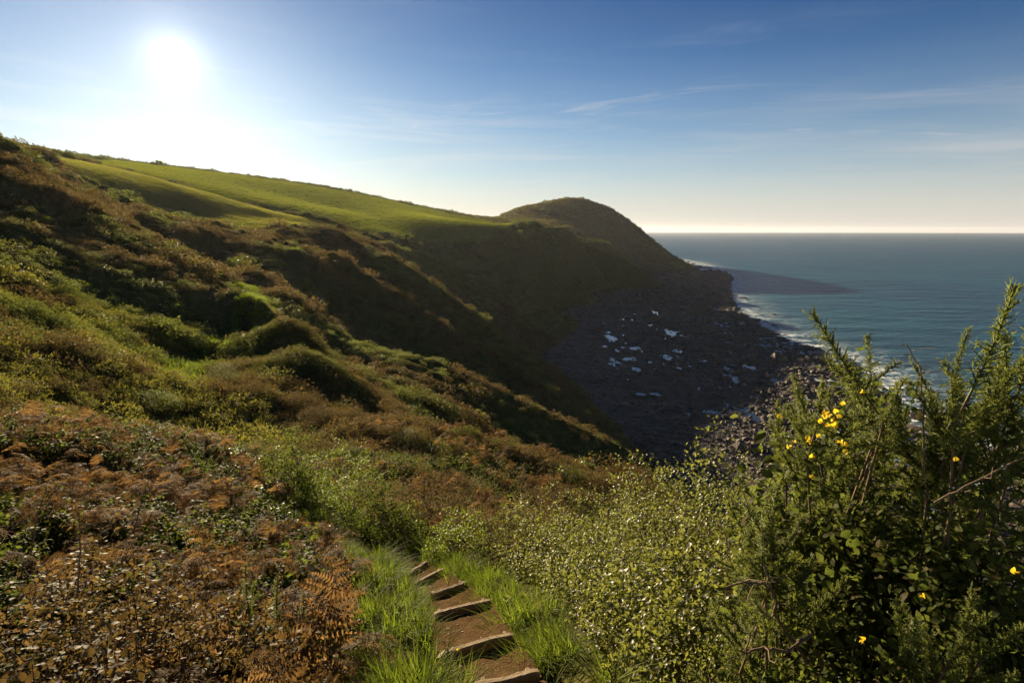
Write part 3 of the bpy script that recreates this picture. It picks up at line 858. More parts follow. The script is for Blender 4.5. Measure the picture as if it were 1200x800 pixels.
def bracken_ok(x, y):
    d = path_dist(x, y)
    lim = np.where((y < 15), 1.45, 0.9) + 0.45 * fbm(x / 1.1, y / 1.1, 2, 61)
    lim = np.where((y > 19) & (y < 36), 0.1, lim)
    return d > lim
x1, y1 = wedge(9500, -62, 2, 2.2, 23, 0.6)
k1 = bracken_ok(x1, y1) & ((x1 < -0.6) | (y1 > 13))
thin = fbm(x1 / 1.6, y1 / 1.6, 3, 63)
k1 &= (thin > -0.16) | (rng.random(len(x1)) < 0.12)
x1, y1 = x1[k1], y1[k1]
x2, y2 = wedge(5200, -16, 16, 17, 40, 0.9)
k2 = bracken_ok(x2, y2) & (fbm(x2 / 5, y2 / 5, 2, 66) > -0.22)
x1 = np.concatenate([x1, x2[k2]]); y1 = np.concatenate([y1, y2[k2]])
m_ = len(x1)
zz = ground(x1, y1)
scatter('bracken', 'brown dying bracken covering the bank beside the steps', 'bracken', np.stack([x1, y1, zz + rng.uniform(-0.12, 0.12, m_) + 0.75 * fbm(x1 / 1.0, y1 / 1.0, 3, 73) + 0.25 * sstep(9, 4, np.hypot(x1, y1)) * rng.random(m_)], 1), tilt(m_, 0.32),
        rng.uniform(0.5, 1.0, m_) * (1.0 + 0.55 * sstep(9, 4, np.hypot(x1, y1))), frs, rng.integers(0, 5, m_))

# trailing bramble and nettle leaves among the bracken
def sprig(mat, n=26, L=0.06, h=0.6, seed=0):
    b = Bag()
    for s in range(3):
        a0 = rng.uniform(0, 6.28); t = np.linspace(0, 1, 10); hh = h * rng.uniform(0.6, 1.1); ou = rng.uniform(0.1, 0.5) * h
        c = np.stack([np.cos(a0) * ou * t ** 1.5, np.sin(a0) * ou * t ** 1.5, hh * (t - 0.25 * t ** 3) - 0.05], 1)
        b.tube(c, 0.004, 0.0015, 3)
        tt = rng.uniform(0.2, 1.0, n)
        q = np.stack([np.interp(tt, t, c[:, j]) for j in range(3)], 1)
        ax = unit(rand_dirs(n) * np.array([1, 1, 0.4]) + 0.01); nn = unit(rand_dirs(n) * 0.6 + np.array([0, 0, 1.0]))
        LL = L * rng.uniform(0.6, 1.3, n)
        b.put(*fine_leaves(q, ax, nn, LL, LL * 0.7))
    return b.mesh('bramble', M[mat])
sps = [proto('sprig', sprig('bramble')) for _ in range(3)] + [proto('sprig', sprig('green')) for _ in range(2)]
x1, y1 = wedge(8000, -60, 14, 2.0, 26, 0.45)
k1 = bracken_ok(x1, y1) & ((x1 < -0.5) | (y1 > 11)) & (fbm(x1 / 2.0, y1 / 2.0, 3, 67) > -0.10)
x1, y1 = x1[k1], y1[k1]; m_ = len(x1)
scatter('bramble_undergrowth', 'leafy bramble shoots trailing through the brown bracken', 'brambles', np.stack([x1, y1, ground(x1, y1)], 1), tilt(m_, 0.25),
        rng.uniform(0.7, 1.5, m_), sps, np.where(path_dist(x1, y1) < 2.0, rng.integers(0, 5, m_), rng.integers(0, 3, m_)))

# ------------------------------------------------------------------ grass along the path
gts = [proto('grass', tuft(22, 0.42, 0.05, 0.010, 'grass', 1.0)) for _ in range(4)] + [proto('grass', tuft(12, 0.45, 0.05, 0.006, 'straw', 0.8))]
xs, ys = [], []
for p, q in zip(PATH[:11], PATH[1:12]):
    d = q - p; L = np.hypot(*d); n = int(L * 300)
    t = rng.random(n); off = rng.normal(0, 1, n); off = np.where(off > 0, 0.36 + np.abs(off) * 0.62, -0.36 - np.abs(off) * 0.27)
    nrm_ = np.array([-d[1], d[0]]) / L
    xs.append(p[0] + d[0] * t + nrm_[0] * off); ys.append(p[1] + d[1] * t + nrm_[1] * off)
x1 = np.concatenate(xs); y1 = np.concatenate(ys)
pd_ = path_dist(x1, y1)
k1 = (pd_ > 0.33 + 0.16 * fbm(x1 * 2, y1 * 2, 2, 5)) | (y1 > 13.3)
k1 &= ~((np.hypot(x1, y1) < 1.6))
k1 &= fbm(x1 / 0.45, y1 / 0.45, 3, 77) + rng.normal(0, 0.08, len(x1)) > -0.08
x1, y1 = x1[k1], y1[k1]; m_ = len(x1)
scatter('path_grass', 'lush green grass edging the stepped path', 'grass', np.stack([x1, y1, ground(x1, y1)], 1), tilt(m_, 0.25),
        rng.uniform(0.45, 1.1, m_) * (0.85 + 0.9 * fbm(x1 / 0.6, y1 / 0.6, 2, 79)), gts, np.where(rng.random(m_) < 0.03, 4, rng.integers(0, 4, m_)))
# bright turf on the far stretches of path
xs, ys = [], []
for p, q in zip(PATH[14:], PATH[15:]):
    d = q - p; L = np.hypot(*d); n = int(L * 44)
    t = rng.random(n); off = rng.normal(0, 0.6, n); nrm_ = np.array([-d[1], d[0]]) / L
    xs.append(p[0] + d[0] * t + nrm_[0] * off); ys.append(p[1] + d[1] * t + nrm_[1] * off)
x1 = np.concatenate(xs); y1 = np.concatenate(ys); m_ = len(x1)
gt2 = [proto('grass', tuft(40, 0.30, 0.22, 0.03, 'grass', 0.8)) for _ in range(3)]
k1 = (path_dist(x1, y1) > np.where(y1 > 45, 0.42, 0.22)) & ((y1 < 101) | (y1 > 143))
x1, y1 = x1[k1], y1[k1]; m_ = len(x1)
scatter('path_turf', 'bright turf along the path over the saddle behind the knoll', 'grass', np.stack([x1, y1, ground(x1, y1)], 1), tilt(m_, 0.15), rng.uniform(0.8, 1.5, m_), gt2, rng.integers(0, 3, m_))
# ------------------------------------------------------------------ stepped path
fp = empty('footpath', (float(step_mid[0][0]), float(step_mid[0][1]), float(step_mid[0][2]) - 0.1))
def local(o, parent):
    """keep world placement when parenting"""
    o.parent = parent
    o.location = Vector(o.location) - Vector(parent.location)
tag(fp, 'brown earth path with timber edged steps descending through grass', kind='structure')
def strip(a_l, a_r, b_l, b_r, za, zb, nu=14, nv=16):
    """worn earth tread between two boards, hollowed in the middle"""
    V = []
    for j in range(nv + 1):
        t = j / nv
        for i in range(nu + 1):
            s = i / nu
            pt = (a_l * (1 - s) + a_r * s) * (1 - t) + (b_l * (1 - s) + b_r * s) * t
            z = za * (1 - t) + zb * t
            V.append((pt[0], pt[1], z))
    V = np.array(V)
    s = np.tile(np.linspace(-1, 1, nu + 1), nv + 1)
    V[:, 2] += 0.035 * np.abs(s) ** 2.5 + 0.035 * fbm(V[:, 0] / 0.16, V[:, 1] / 0.16, 3, 23) + 0.012 * fbm(V[:, 0] / 0.03, V[:, 1] / 0.03, 2, 24)
    F = [(j * (nu + 1) + i, j * (nu + 1) + i + 1, (j + 1) * (nu + 1) + i + 1, (j + 1) * (nu + 1) + i) for j in range(nv) for i in range(nu)]
    return V, F
prev_l = np.array([-0.05, 1.2, 0]); prev_r = np.array([0.85, 1.1, 0]); prev_z = E - 1.7 - PATH_SLOPE * 1.2 - 0.12
ends = [(a.copy(), b.copy()) for a, b in steps] + [(np.array([-4.4, 14.3, 0]), np.array([-3.8, 14.7, 0]))]
for i, (a, b) in enumerate(ends):
    zb = a[2] - 0.13 if i < len(steps) else E - 1.7 - PATH_SLOPE * 14.2 + 0.02
    ex = unit(b - a) * 0.05; ex[2] = 0
    V, F = strip(prev_l - ex, prev_r + ex, a - ex, b + ex, prev_z, zb)
    o = obj('tread', mesh_from('tread', V - np.array(fp.location), F, M['earth'], True), fp)
    dirn = b - a; nrm_ = np.array([-dirn[1], dirn[0], 0]); nrm_ = nrm_ / np.linalg.norm(nrm_) * 0.05
    prev_l, prev_r, prev_z = a + nrm_, b + nrm_, a[2] - 0.15
ORD = ['uppermost', 'second', 'third', 'fourth', 'fifth', 'sixth', 'seventh', 'lowest']
def board_mesh(L, seed, rough=0.012):
    import bmesh
    bm = bmesh.new()
    r = np.random.default_rng(seed)
    n = 16; prof = [(-0.038, -0.17), (0.038, -0.17), (0.040, -0.012), (0.022, 0.005), (-0.022, 0.006), (-0.040, -0.013)]
    rings = []
    for i in range(n + 1):
        x = -L / 2 + L * i / n
        wob = 0.004 * math.sin(i * 0.5 + seed) + r.normal(0, rough * 0.12); dz = 0.006 * math.sin(i * 0.4 + seed * 2) + r.normal(0, rough * 0.15)
        if i in (0, n):
            dz -= 0.012
        rings.append([bm.verts.new((x, wob + py_, pz + (dz if pz > -0.1 else 0))) for py_, pz in prof])
    for i in range(n):
        for j in range(6):
            bm.faces.new((rings[i][j], rings[i + 1][j], rings[i + 1][(j + 1) % 6], rings[i][(j + 1) % 6]))
    bm.faces.new(rings[0][::-1]); bm.faces.new(rings[-1])
    bmesh.ops.recalc_face_normals(bm, faces=bm.faces)
    me = bpy.data.meshes.new('board'); bm.to_mesh(me); bm.free()
    me.materials.append(M['wood'])
    return me
def stake_mesh(h):
    import bmesh
    bm = bmesh.new()
    bmesh.ops.create_cone(bm, segments=7, radius1=0.028, radius2=0.024, depth=h, cap_ends=True)
    for v in bm.verts:
        v.co.x += 0.004 * math.sin(v.co.z * 40 + v.co.y * 90)
    bmesh.ops.bevel(bm, geom=[e for e in bm.edges if all(v.co.z > 0 for v in e.verts)], offset=0.005, segments=1, affect='EDGES')
    me = bpy.data.meshes.new('stake'); bm.to_mesh(me); bm.free()
    me.materials.append(M['wood'])
    return me
for i, (a, b) in enumerate(steps):
    d = b - a; L = float(np.linalg.norm(d)); mid = (a + b) / 2
    t = empty('timber_step', tuple(mid), math.atan2(d[1], d[0]))
    extra = ['with a yellow blossom lying beside it'] if i == 1 else ['split and crooked'] if i == 3 else []
    tag(t, f'{ORD[i]} weathered timber step board down the earth path' + (', ' + extra[0] if extra else ''), 'step', 'timber step boards on the path')
    bo = obj('board', board_mesh(L, i + 1, 0.030 if i == 3 else 0.010), t)
    if i == 3:
        bo.rotation_euler = (0.1, 0.05, 0)
    for s in (-1, 1):
        obj('stake', stake_mesh(0.3), t, (s * (L / 2 - 0.08), 0.055, -0.16))
def rock_mesh(seed, sub=2, flat=0.7, rough=0.35):
    import bmesh
    bm = bmesh.new()
    bmesh.ops.create_icosphere(bm, subdivisions=sub, radius=1.0)
    co = np.array([v.co[:] for v in bm.verts])
    r = np.random.default_rng(seed)
    for _ in range(9):   # knock flat facets off
        n = unit(r.normal(size=3)); dd = r.uniform(0.55, 0.9)
        e = co @ n - dd
        co = co - np.outer(np.maximum(e, 0), n)
    co *= (1 + rough * fbm(co[:, 0] * 1.7 + seed, co[:, 1] * 1.7 + co[:, 2] * 2.3, 3, seed))[:, None]
    co[:, 2] *= flat
    for v, c in zip(bm.verts, co):
        v.co = c
    me = bpy.data.meshes.new('rock'); bm.to_mesh(me); bm.free()
    me.materials.append(M['boulder'])
    return me
# stones at the second board's end
a = steps[1][0]
m, k = new_mat('path_stone'); p = world_pos(k)
n = k.noise(p, 30, 5, 0.6)
finish(k, principled(k, k.mix(n, (0.20, 0.15, 0.10), (0.34, 0.28, 0.21)), 0.8, 0.3, bump(k, n, 0.5, 0.01)))
for j, (dx, dy, s, lab) in enumerate(((0.02, -0.07, 0.055, 'flat pale stone at the left end of the second step board'), (-0.03, -0.30, 0.035, 'small grey brown pebble lying in grass above the second step board'),
                                      (0.12, -0.42, 0.030, 'small angular pebble on the earth tread above the second step board'))):
    me = rock_mesh(100 + j); me.materials[0] = m
    o = obj('stone', me, None, (a[0] + dx, a[1] + dy, a[2] - (0.0 if j == 0 else 0.06) + (0.10 if j > 0 else 0.0) * 0))
    o.scale = (s * 1.4, s, s * 0.8); o.rotation_euler = (0, 0, j * 1.1)
    tag(o, lab, 'stone')
# trodden earth on the far stretches
def ribbon(name, P_, wd, mat, parent):
    V, F = [], []
    P_ = np.array(P_)
    T = np.gradient(P_, axis=0); Nn = np.stack([-T[:, 1], T[:, 0]], 1); Nn = Nn / np.linalg.norm(Nn, axis=1, keepdims=True)
    ss = np.linspace(-1, 1, 7)
    for s in ss:
        q = P_ + Nn * s * wd
        V.append(np.stack([q[:, 0], q[:, 1], ground(q[:, 0], q[:, 1]) + 0.05 - 0.04 * abs(s)], 1))
    V = np.stack(V, 1).reshape(-1, 3)
    n = len(P_)
    for i in range(n - 1):
        for j in range(6):
            q = i * 7 + j
            F.append((q, q + 1, q + 8, q + 7))
    return obj(name, mesh_from(name, V - np.array(parent.location), F, mat, True), parent)
seg = []
for p, q in zip(PATH[14:-1], PATH[15:]):
    for t in np.linspace(0, 1, 14)[:-1]:
        seg.append(p + (q - p) * t)
seg = [q for q in seg if q[1] < 100]
seg = np.array(seg)
for _ in range(6):
    seg[1:-1] = (seg[:-2] + 2 * seg[1:-1] + seg[2:]) / 4
ribbon('trodden_line', seg, 0.5, M['earth'], fp)
# a single pale timber step further along
p = site(205, 446, 38.0)
t = empty('timber_step', (p[0], p[1], gz(p[0], p[1]) + 0.12), 0.5)
tag(t, 'lone pale timber step between dark bushes down the valley', 'step')
bm_ = board_mesh(1.0, 31); obj('board', bm_, t)
for s in (-1, 1):
    obj('stake', stake_mesh(0.3), t, (s * 0.42, 0.055, -0.16))

# ------------------------------------------------------------------ bushes near the path
def stems_mesh(rx, ry, h, n, seed):
    r = np.random.default_rng(seed)
    b = Bag()
    for i in range(n):
        a = r.uniform(0, 6.28); ou = r.uniform(0.3, 0.8); hh = h * r.uniform(0.55, 0.95)
        t = np.linspace(0, 1, 6)
        c = np.stack([np.cos(a) * rx * ou * t ** 1.3 + 0.03 * np.sin(t * 7 + i), np.sin(a) * ry * ou * t ** 1.3 + 0.03 * np.cos(t * 6 + i), hh * t - 0.12], 1)
        b.tube(c, 0.013, 0.004, 4)
        for q in range(2):
            j = r.integers(2, 5); dd = unit(r.normal(size=3) + np.array([0, 0, 0.6])) * r.uniform(0.15, 0.4) * h
            b.tube(np.stack([c[j], c[j] + dd * 0.5 + r.normal(0, 0.02, 3), c[j] + dd]), 0.006, 0.002, 3)
    return b.mesh('stem', M['twig'])
bush_cache = {}
def bush(name, label, cat, u, v, Y, width, style, group=None, depth=None, var=0):
    """bush whose top is seen at (u, v) at northing Y"""
    x, y, ztop = site(u, v, Y)
    zg = gz(x, y)
    h = max(0.35, ztop - zg)
    n, L, mat, ratio, spr = {'privet': (1000, 0.054, 'privet', 0.62, 60), 'bramble': (850, 0.066, 'bramble', 0.70, 45), 'green': (1000, 0.055, 'green', 0.62, 45),
                             'dark': (1300, 0.046, 'scrub_olive', 0.60, 45), 'autumn': (900, 0.056, 'autumn', 0.68, 40), 'brown': (1100, 0.045, 'scrub_brown', 0.5, 60)}[style]
    dd = depth or width
    a_, b_ = width / 2 / 0.95, dd / 2 / 0.95
    n = int(n * (2.2 * (a_ + b_) / 2 * h + 1.6 * a_ * b_) * (1.0 if Y < 9 else 0.75))
    sd = rng.uniform(0, 50)
    if Y < 3.3:
        L *= 0.62; n = int(n * 1.35)
    L *= rng.uniform(0.85, 1.25)
    fm = make_dome(n, a_, b_, h / 1.05, L, sd, False, 0.38, ratio, spr, 16, style in ('bramble', 'autumn') and Y < 5.5, 0.75).mesh('foliage', M[mat])
    sm = stems_mesh(a_ * 0.85, b_ * 0.85, h * 0.95, 9, int(sd * 10))
    if style not in bush_cache:
        bush_cache[style] = (make_dome(4000, 0.9, 0.9, 1.0, 0.05, sd, False, 0.42, ratio, spr).mesh('foliage', M[mat]), stems_mesh(0.8, 0.8, 1.0, 9, 5))
    t = empty(name, (x, y, zg - 0.03), rng.uniform(0, 6.28))
    tag(t, label, cat, group)
    obj('foliage', fm, t); obj('stem', sm, t)
    return t
HEDGE = 'small leaved hedge bushes right of the path'
for i, (u, v, Y, wd) in enumerate([(648, 603, 9.6, 1.9), (700, 588, 8.4, 1.9), (752, 556, 7.3, 2.0), (690, 660, 6.9, 1.4), (812, 532, 6.3, 2.0), (770, 625, 5.6, 1.7),
                                   (868, 520, 5.2, 1.8), (830, 630, 4.6, 1.5), (900, 600, 4.0, 1.4), (735, 700, 5.0, 1.0), (800, 735, 3.9, 1.0), (880, 760, 3.1, 0.9), (960, 700, 3.0, 1.0)]):
    bush('hedge_bush', 'dense bush of small glossy olive leaves in the hedge right of the steps', 'bush', u, v, Y, wd, 'privet', HEDGE, None, i % 4)
for i, (u, v, Y, wd, st, nm, lab) in enumerate([
        (338, 505, 16.5, 2.0, 'bramble', 'bramble_bush', 'rounded bramble bush where the path turns out of sight'),
        (300, 512, 20.0, 1.8, 'dark', 'scrub_bush', 'dark olive bush just behind the rounded bramble bush'),
        (405, 532, 15.0, 1.9, 'green', 'leafy_bush', 'bright green leafy bush above the grassy path bend'),
        (442, 545, 14.0, 1.8, 'bramble', 'bramble_bush', 'bramble bush with yellow green shoots above the lowest steps'),
        (500, 545, 15.5, 2.2, 'brown', 'twiggy_bush', 'brown twiggy bush standing behind the green brambles'),
        (560, 560, 14.0, 2.0, 'brown', 'twiggy_bush', 'dry twiggy bush between brambles and the hedge'),
        (535, 600, 11.6, 1.3, 'green', 'leafy_bush', 'upright leafy green bush beside the lower steps'),
        (600, 590, 10.8, 1.6, 'dark', 'scrub_bush', 'dark green bush at the near end of the hedge by the steps'),
        (470, 590, 13.2, 1.4, 'bramble', 'bramble_bush', 'low bramble bush overhanging the lowest step'),
        (640, 555, 15.0, 2.4, 'brown', 'twiggy_bush', 'reddish brown bush on the bank behind the hedge'),
        (370, 560, 16.0, 1.2, 'green', 'leafy_bush', 'small fresh green bush at the bend of the grassy path')]):
    bush(nm, lab, 'bush', u, v, Y, wd, st, None, None, i % 3)

for i, (u, v, Y, wd, lab) in enumerate([
        (40, 650, 5.0, 1.5, 'browning bramble bush in the bracken around the dark bramble stem'),
        (135, 672, 4.7, 1.4, 'browning bramble bush under the leaning bramble stem'),
        (235, 690, 4.7, 1.1, 'browning bramble bush between the leaning stem and the young gorse'),
        (310, 725, 4.2, 0.9, 'shaded browning bramble bush at the foot of the young gorse plants'),
        (90, 745, 3.6, 1.2, 'shaded browning bramble bush around the upright woody stem')]):
    bush('bramble_bush', lab, 'bush', u, v, Y, wd, 'autumn', None, None, i)

# single bushes that stand clear on the slopes beyond
far_bushes = []
tries = 0
while len(far_bushes) < 70 and tries < 3000:
    tries += 1
    az_ = math.radians(rng.uniform(-43, 8)); r = math.exp(rng.uniform(math.log(22), math.log(95)))
    x, y = r * math.sin(az_), r * math.cos(az_)
    if path_dist([x], [y])[0] < 1.6 + 0.02 * r or any(math.hypot(x - a, y - b) < 2.2 for a, b in far_bushes):
        continue
    if not wildland(np.array([x]), np.array([y]), *ground([x], [y], True))[0]:
        continue
    far_bushes.append((x, y))
BLAB = {'bramble': 'low rounded bramble mound in the scrub around the knoll', 'dark': 'low dark olive gorse mound in the scrub around the knoll', 'brown': 'low brown heathy mound in the scrub around the knoll'}
for i, (x, y) in enumerate(far_bushes):
    st = ('bramble', 'dark', 'brown')[i % 3]
    fm, sm = bush_cache[st]
    t = empty({'bramble': 'bramble_mound', 'dark': 'gorse_mound', 'brown': 'heath_mound'}[st], (x, y, gz(x, y) - 0.1), rng.uniform(0, 6.28))
    tag(t, BLAB[st], 'bush', f'{st} mounds on the hillside')
    s = rng.uniform(0.8, 1.5)
    for nm, me in (('foliage', fm), ('stem', sm)):
        o = obj(nm, me, t); o.scale = (s, s * rng.uniform(0.8, 1.2), s * rng.uniform(0.6, 0.85))

# ------------------------------------------------------------------ gorse
def shoot_mesh(seed, L=0.46):
    r = np.random.default_rng(seed)
    b = Bag()
    t = np.linspace(0, 1, 9)
    bend = r.uniform(-0.10, 0.10, 2)
    c = np.stack([bend[0] * t ** 2, bend[1] * t ** 2, L * t], 1)
    b.tube(c, 0.006, 0.002, 4)
    n = 84
    for i in range(n):
        ti = 0.08 + 0.92 * (i + r.random()) / n
        q = np.array([np.interp(ti, t, c[:, j]) for j in range(3)])
        a = i * 2.4 + r.normal(0, 0.3)
        d = unit(np.array([math.cos(a), math.sin(a), r.uniform(0.1, 0.9) + 0.6 * ti]) + r.normal(0, 0.25, 3))
        ln = 0.078 * (1.15 - ti) ** 0.35 * r.uniform(0.3, 1.25) + 0.012
        s = unit(np.cross(d, np.array([0.2, 0.3, 0.9]))); u = np.cross(s, d); w = 0.0042
        b.put([q + s * w, q - s * w * 0.5 + u * w, q - s * w * 0.5 - u * w, q + d * ln], [(0, 1, 3), (1, 2, 3), (2, 0, 3)])
        for j in range(8):
            tj = r.uniform(0.12, 0.9); qq = q + d * ln * tj
            d2 = unit(d * 0.7 + r.normal(0, 0.75, 3)); l2 = ln * 0.42 * (1.2 - tj) * r.uniform(0.6, 1.3) + 0.006
            s2 = unit(np.cross(d2, np.array([0.5, -0.3, 0.8]))) * 0.0032
            b.put([qq + s2, qq - s2, qq + d2 * l2], [(0, 1, 2)])
    return b.mesh('shoot', M['gorse'])
shoots = [shoot_mesh(s) for s in range(6)]
def flower_mesh(seed):
    r = np.random.default_rng(seed)
    b = Bag()
    def petal(L, W, pitch, yaw, cup):
        n = 6; V = []; 
        for i in range(n + 1):
            t = i / n; w = W * math.sin(math.pi * min(0.97, t * 0.9 + 0.10)) ** 0.7
            for s in (-1, 0, 1):
                V.append((t * L, s * w * 0.5, cup * (abs(s) * w * 0.6) - 0.25 * cup * t * t * L))
        V = np.array(V)
        Rm = np.array(Matrix.Rotation(yaw, 3, 'Z') @ Matrix.Rotation(-pitch, 3, 'Y'))
        V = V @ Rm.T
        F = []
        for i in range(n):
            for j in range(2):
                q = i * 3 + j; F += [(q, q + 1, q + 4), (q, q + 4, q + 3)]
        b.put(V, F)
    petal(0.018, 0.020, 1.25, 0.0, 0.45)      # banner
    petal(0.016, 0.009, 0.30, 0.35, 0.6); petal(0.016, 0.009, 0.30, -0.35, 0.6)   # wings
    petal(0.014, 0.008, 0.05, 0.0, 0.9)       # keel
    return b.mesh('flower', M['flower'], True)
flowers_m = [flower_mesh(s) for s in range(2)]
def place_shoot(parent, base, d, s, seed):
    o = obj('shoot', shoots[seed % len(shoots)], parent)
    o.location = Vector(base) - Vector(parent.location)
    q = Vector(d).to_track_quat('Z', 'Y')
    o.rotation_mode = 'QUATERNION'
    o.rotation_quaternion = q @ Matrix.Rotation(rng.uniform(0, 6.28), 3, 'Z').to_quaternion()
    o.scale = (s, s, s * rng.uniform(0.9, 1.1))
    return o
def gorse(label, x, y, tips, fill, spread, top, flowers=()):
    """tips: sky-line shoots (u, v, Y, scale, lean); fill: number of shoots in the body"""
    zg = gz(x, y)
    g = empty('gorse_bush', (x, y, zg - 0.05))
    tag(g, label, 'gorse')
    base = np.array([x, y, zg])
    tw = Bag()
    for (u, v, Y, s, lean) in tips:
        tip = np.array(site(u, v, Y)); d = unit(np.array([lean[0], lean[1], 1.0]))
        b0 = tip - d * 0.46 * s
        place_shoot(g, b0, d, s, int(rng.integers(0, 99)))
        mid = (b0 + base) / 2 + rng.normal(0, 0.08, 3)
        tw.tube(np.stack([base + rng.normal(0, 0.06, 3), mid - np.array([0, 0, 0.05]), b0 - d * 0.12, b0 + d * 0.05]) - np.array(g.location), 0.010, 0.005, 5)
        for tt in np.linspace(0.45, 1.0, 7):    # clothe the long stem below the leader
            q = base + (b0 - base) * tt + rng.normal(0, 0.07, 3)
            place_shoot(g, q, unit(d + rng.normal(0, 0.6, 3)), rng.uniform(0.5, 0.9), int(rng.integers(0, 99)))
        for _ in range(5):  # side shoots clothe the leader
            tt = rng.uniform(0.0, 0.7); dd = unit(d + rng.normal(0, 0.55, 3))
            place_shoot(g, b0 - d * 0.35 * s + d * 0.46 * s * tt, dd, s * rng.uniform(0.4, 0.75), int(rng.integers(0, 99)))
    P_, D_ = dome_points(fill, spread[0], spread[1], top, rng.uniform(0, 30), 0.45, 0.3)
    for i in range(fill):
        d = unit(D_[i] * np.array([1, 1, 0.8]) + np.array([0, 0, 0.55]) + rng.normal(0, 0.3, 3))
        s = rng.uniform(0.5, 0.95)
        place_shoot(g, base + P_[i] - d * 0.3 * s, d, s, i)
        if i % 6 == 0:
            tw.tube(np.stack([base + rng.normal(0, 0.05, 3), base + P_[i] * 0.5 + rng.normal(0, 0.06, 3), base + P_[i] - d * 0.3 * s]) - np.array(g.location), 0.011, 0.004, 4)
    obj('stem', tw.mesh('stem', M['twig']), g)
    for (u, v, Y) in flowers:
        o = obj('flower', flowers_m[int(rng.integers(0, 2))], g)
        o.location = Vector(site(u, v, Y - 0.22)) - Vector(g.location)
        o.rotation_euler = (rng.uniform(-.6, .6), rng.uniform(-1.0, 0.2), rng.uniform(0, 6.28))
        s = rng.uniform(1.05, 1.5); o.scale = (s, s, s)
    return g
x, y, _ = site(985, 520, 3.7)
gorse('gorse bush with yellow flowers and one leader leaning over the sea', x, y,
      [(952, 374, 3.0, 1.25, (-0.75, 0.1)), (985, 408, 3.1, 1.0, (-0.5, 0.0)), (938, 455, 3.3, 0.9, (-0.35, 0.0)), (1010, 430, 3.2, 0.8, (-0.2, 0.1)), (1045, 450, 3.2, 0.9, (0.1, 0)),
       (905, 480, 3.6, 0.7, (-0.3, 0)), (975, 450, 3.1, 0.8, (0.1, -0.2))], 190, (0.75, 0.60), site(985, 500, 3.4)[2] - gz(x, y),
      [(965, 490, 2.85), (975, 494, 2.86), (983, 490, 2.84), (985, 520, 2.8), (945, 515, 2.95), (925, 525, 3.0), (951, 560, 2.85), (990, 531, 2.8), (1010, 460, 2.95), (988, 475, 2.9), (913, 490, 3.3), (970, 500, 2.8), (952, 536, 2.9), (968, 486, 2.86), (978, 499, 2.83), (962, 496, 2.85), (972, 489, 2.88), (980, 484, 2.84), (948, 519, 2.93), (990, 523, 2.8), (958, 512, 2.9), (930, 519, 3.0)])
x, y, _ = site(1150, 500, 3.1)
gorse('tall spiny gorse bush standing highest at the edge of the hedge', x, y,
      [(1194, 352, 2.6, 1.1, (0.35, 0)), (1165, 398, 2.7, 1.0, (-0.4, 0)), (1122, 432, 2.8, 0.9, (-0.4, 0.1)), (1085, 466, 2.9, 0.8, (-0.35, 0)), (1185, 415, 2.6, 0.9, (0.2, -0.1)), (1235, 350, 2.7, 1.1, (0.2, 0)),
       (1140, 440, 2.7, 0.9, (0.0, -0.2)), (1260, 330, 2.8, 1.1, (0.1, 0)), (1100, 470, 2.8, 0.8, (-.1, -.1))], 200, (0.85, 0.7), site(1160, 500, 3.0)[2] - gz(x, y),
      [(1082, 700, 2.3), (1190, 672, 2.1), (1012, 750, 2.2), (1120, 540, 2.5)])
x, y, _ = site(915, 640, 3.0)
gorse('pale green gorse bush in front of the dark hedge branches', x, y,
      [(880, 585, 2.7, 0.8, (-0.45, -0.2)), (905, 600, 2.65, 0.8, (-0.2, -0.2)), (935, 610, 2.6, 0.7, (0.2, -0.2)), (890, 640, 2.6, 0.7, (-0.3, -0.3))], 34, (0.42, 0.36), 0.95, [])
x, y, _ = site(1130, 770, 2.2)
gorse('low gorse clump at the foot of the tall gorse', x, y,
      [(1090, 735, 2.1, 0.6, (-0.3, -0.2)), (1140, 725, 2.05, 0.6, (0.1, -0.2)), (1185, 720, 2.0, 0.6, (0.3, -0.1))], 40, (0.5, 0.3), 0.6, [])
for i, (u, v, Y, lab) in enumerate(((286, 668, 5.4, 'young upright gorse plant rising from the dark bracken'), (321, 685, 5.0, 'second young gorse plant beside the grass left of the steps'),
                                    (352, 700, 4.8, 'smallest young gorse plant next to the path grass'))):
    x, y, zt = site(u, v, Y)
    zg = gz(x, y); g = empty('gorse_sapling', (x, y, zg)); tag(g, lab, 'gorse')
    h = max(0.4, zt - zg); tw = Bag(); tw.tube(np.array([(0, 0, -0.1), (0.01, 0, h * 0.5), (0, 0.01, h * 0.85)]), 0.010, 0.004, 4); obj('stem', tw.mesh('stem', M['twig']), g)
    for j in range(26):
        tt = rng.uniform(0.1, 0.62); d = unit(np.array([rng.normal(0, .5), rng.normal(0, .5), 1.0]))
        place_shoot(g, np.array([x + d[0] * 0.2, y + d[1] * 0.2, zg + h * tt]), d, rng.uniform(0.45, 0.8), j)
    place_shoot(g, np.array([x, y, zg + h - 0.40]), np.array([0.02, 0, 1.0]), 0.9, 3)

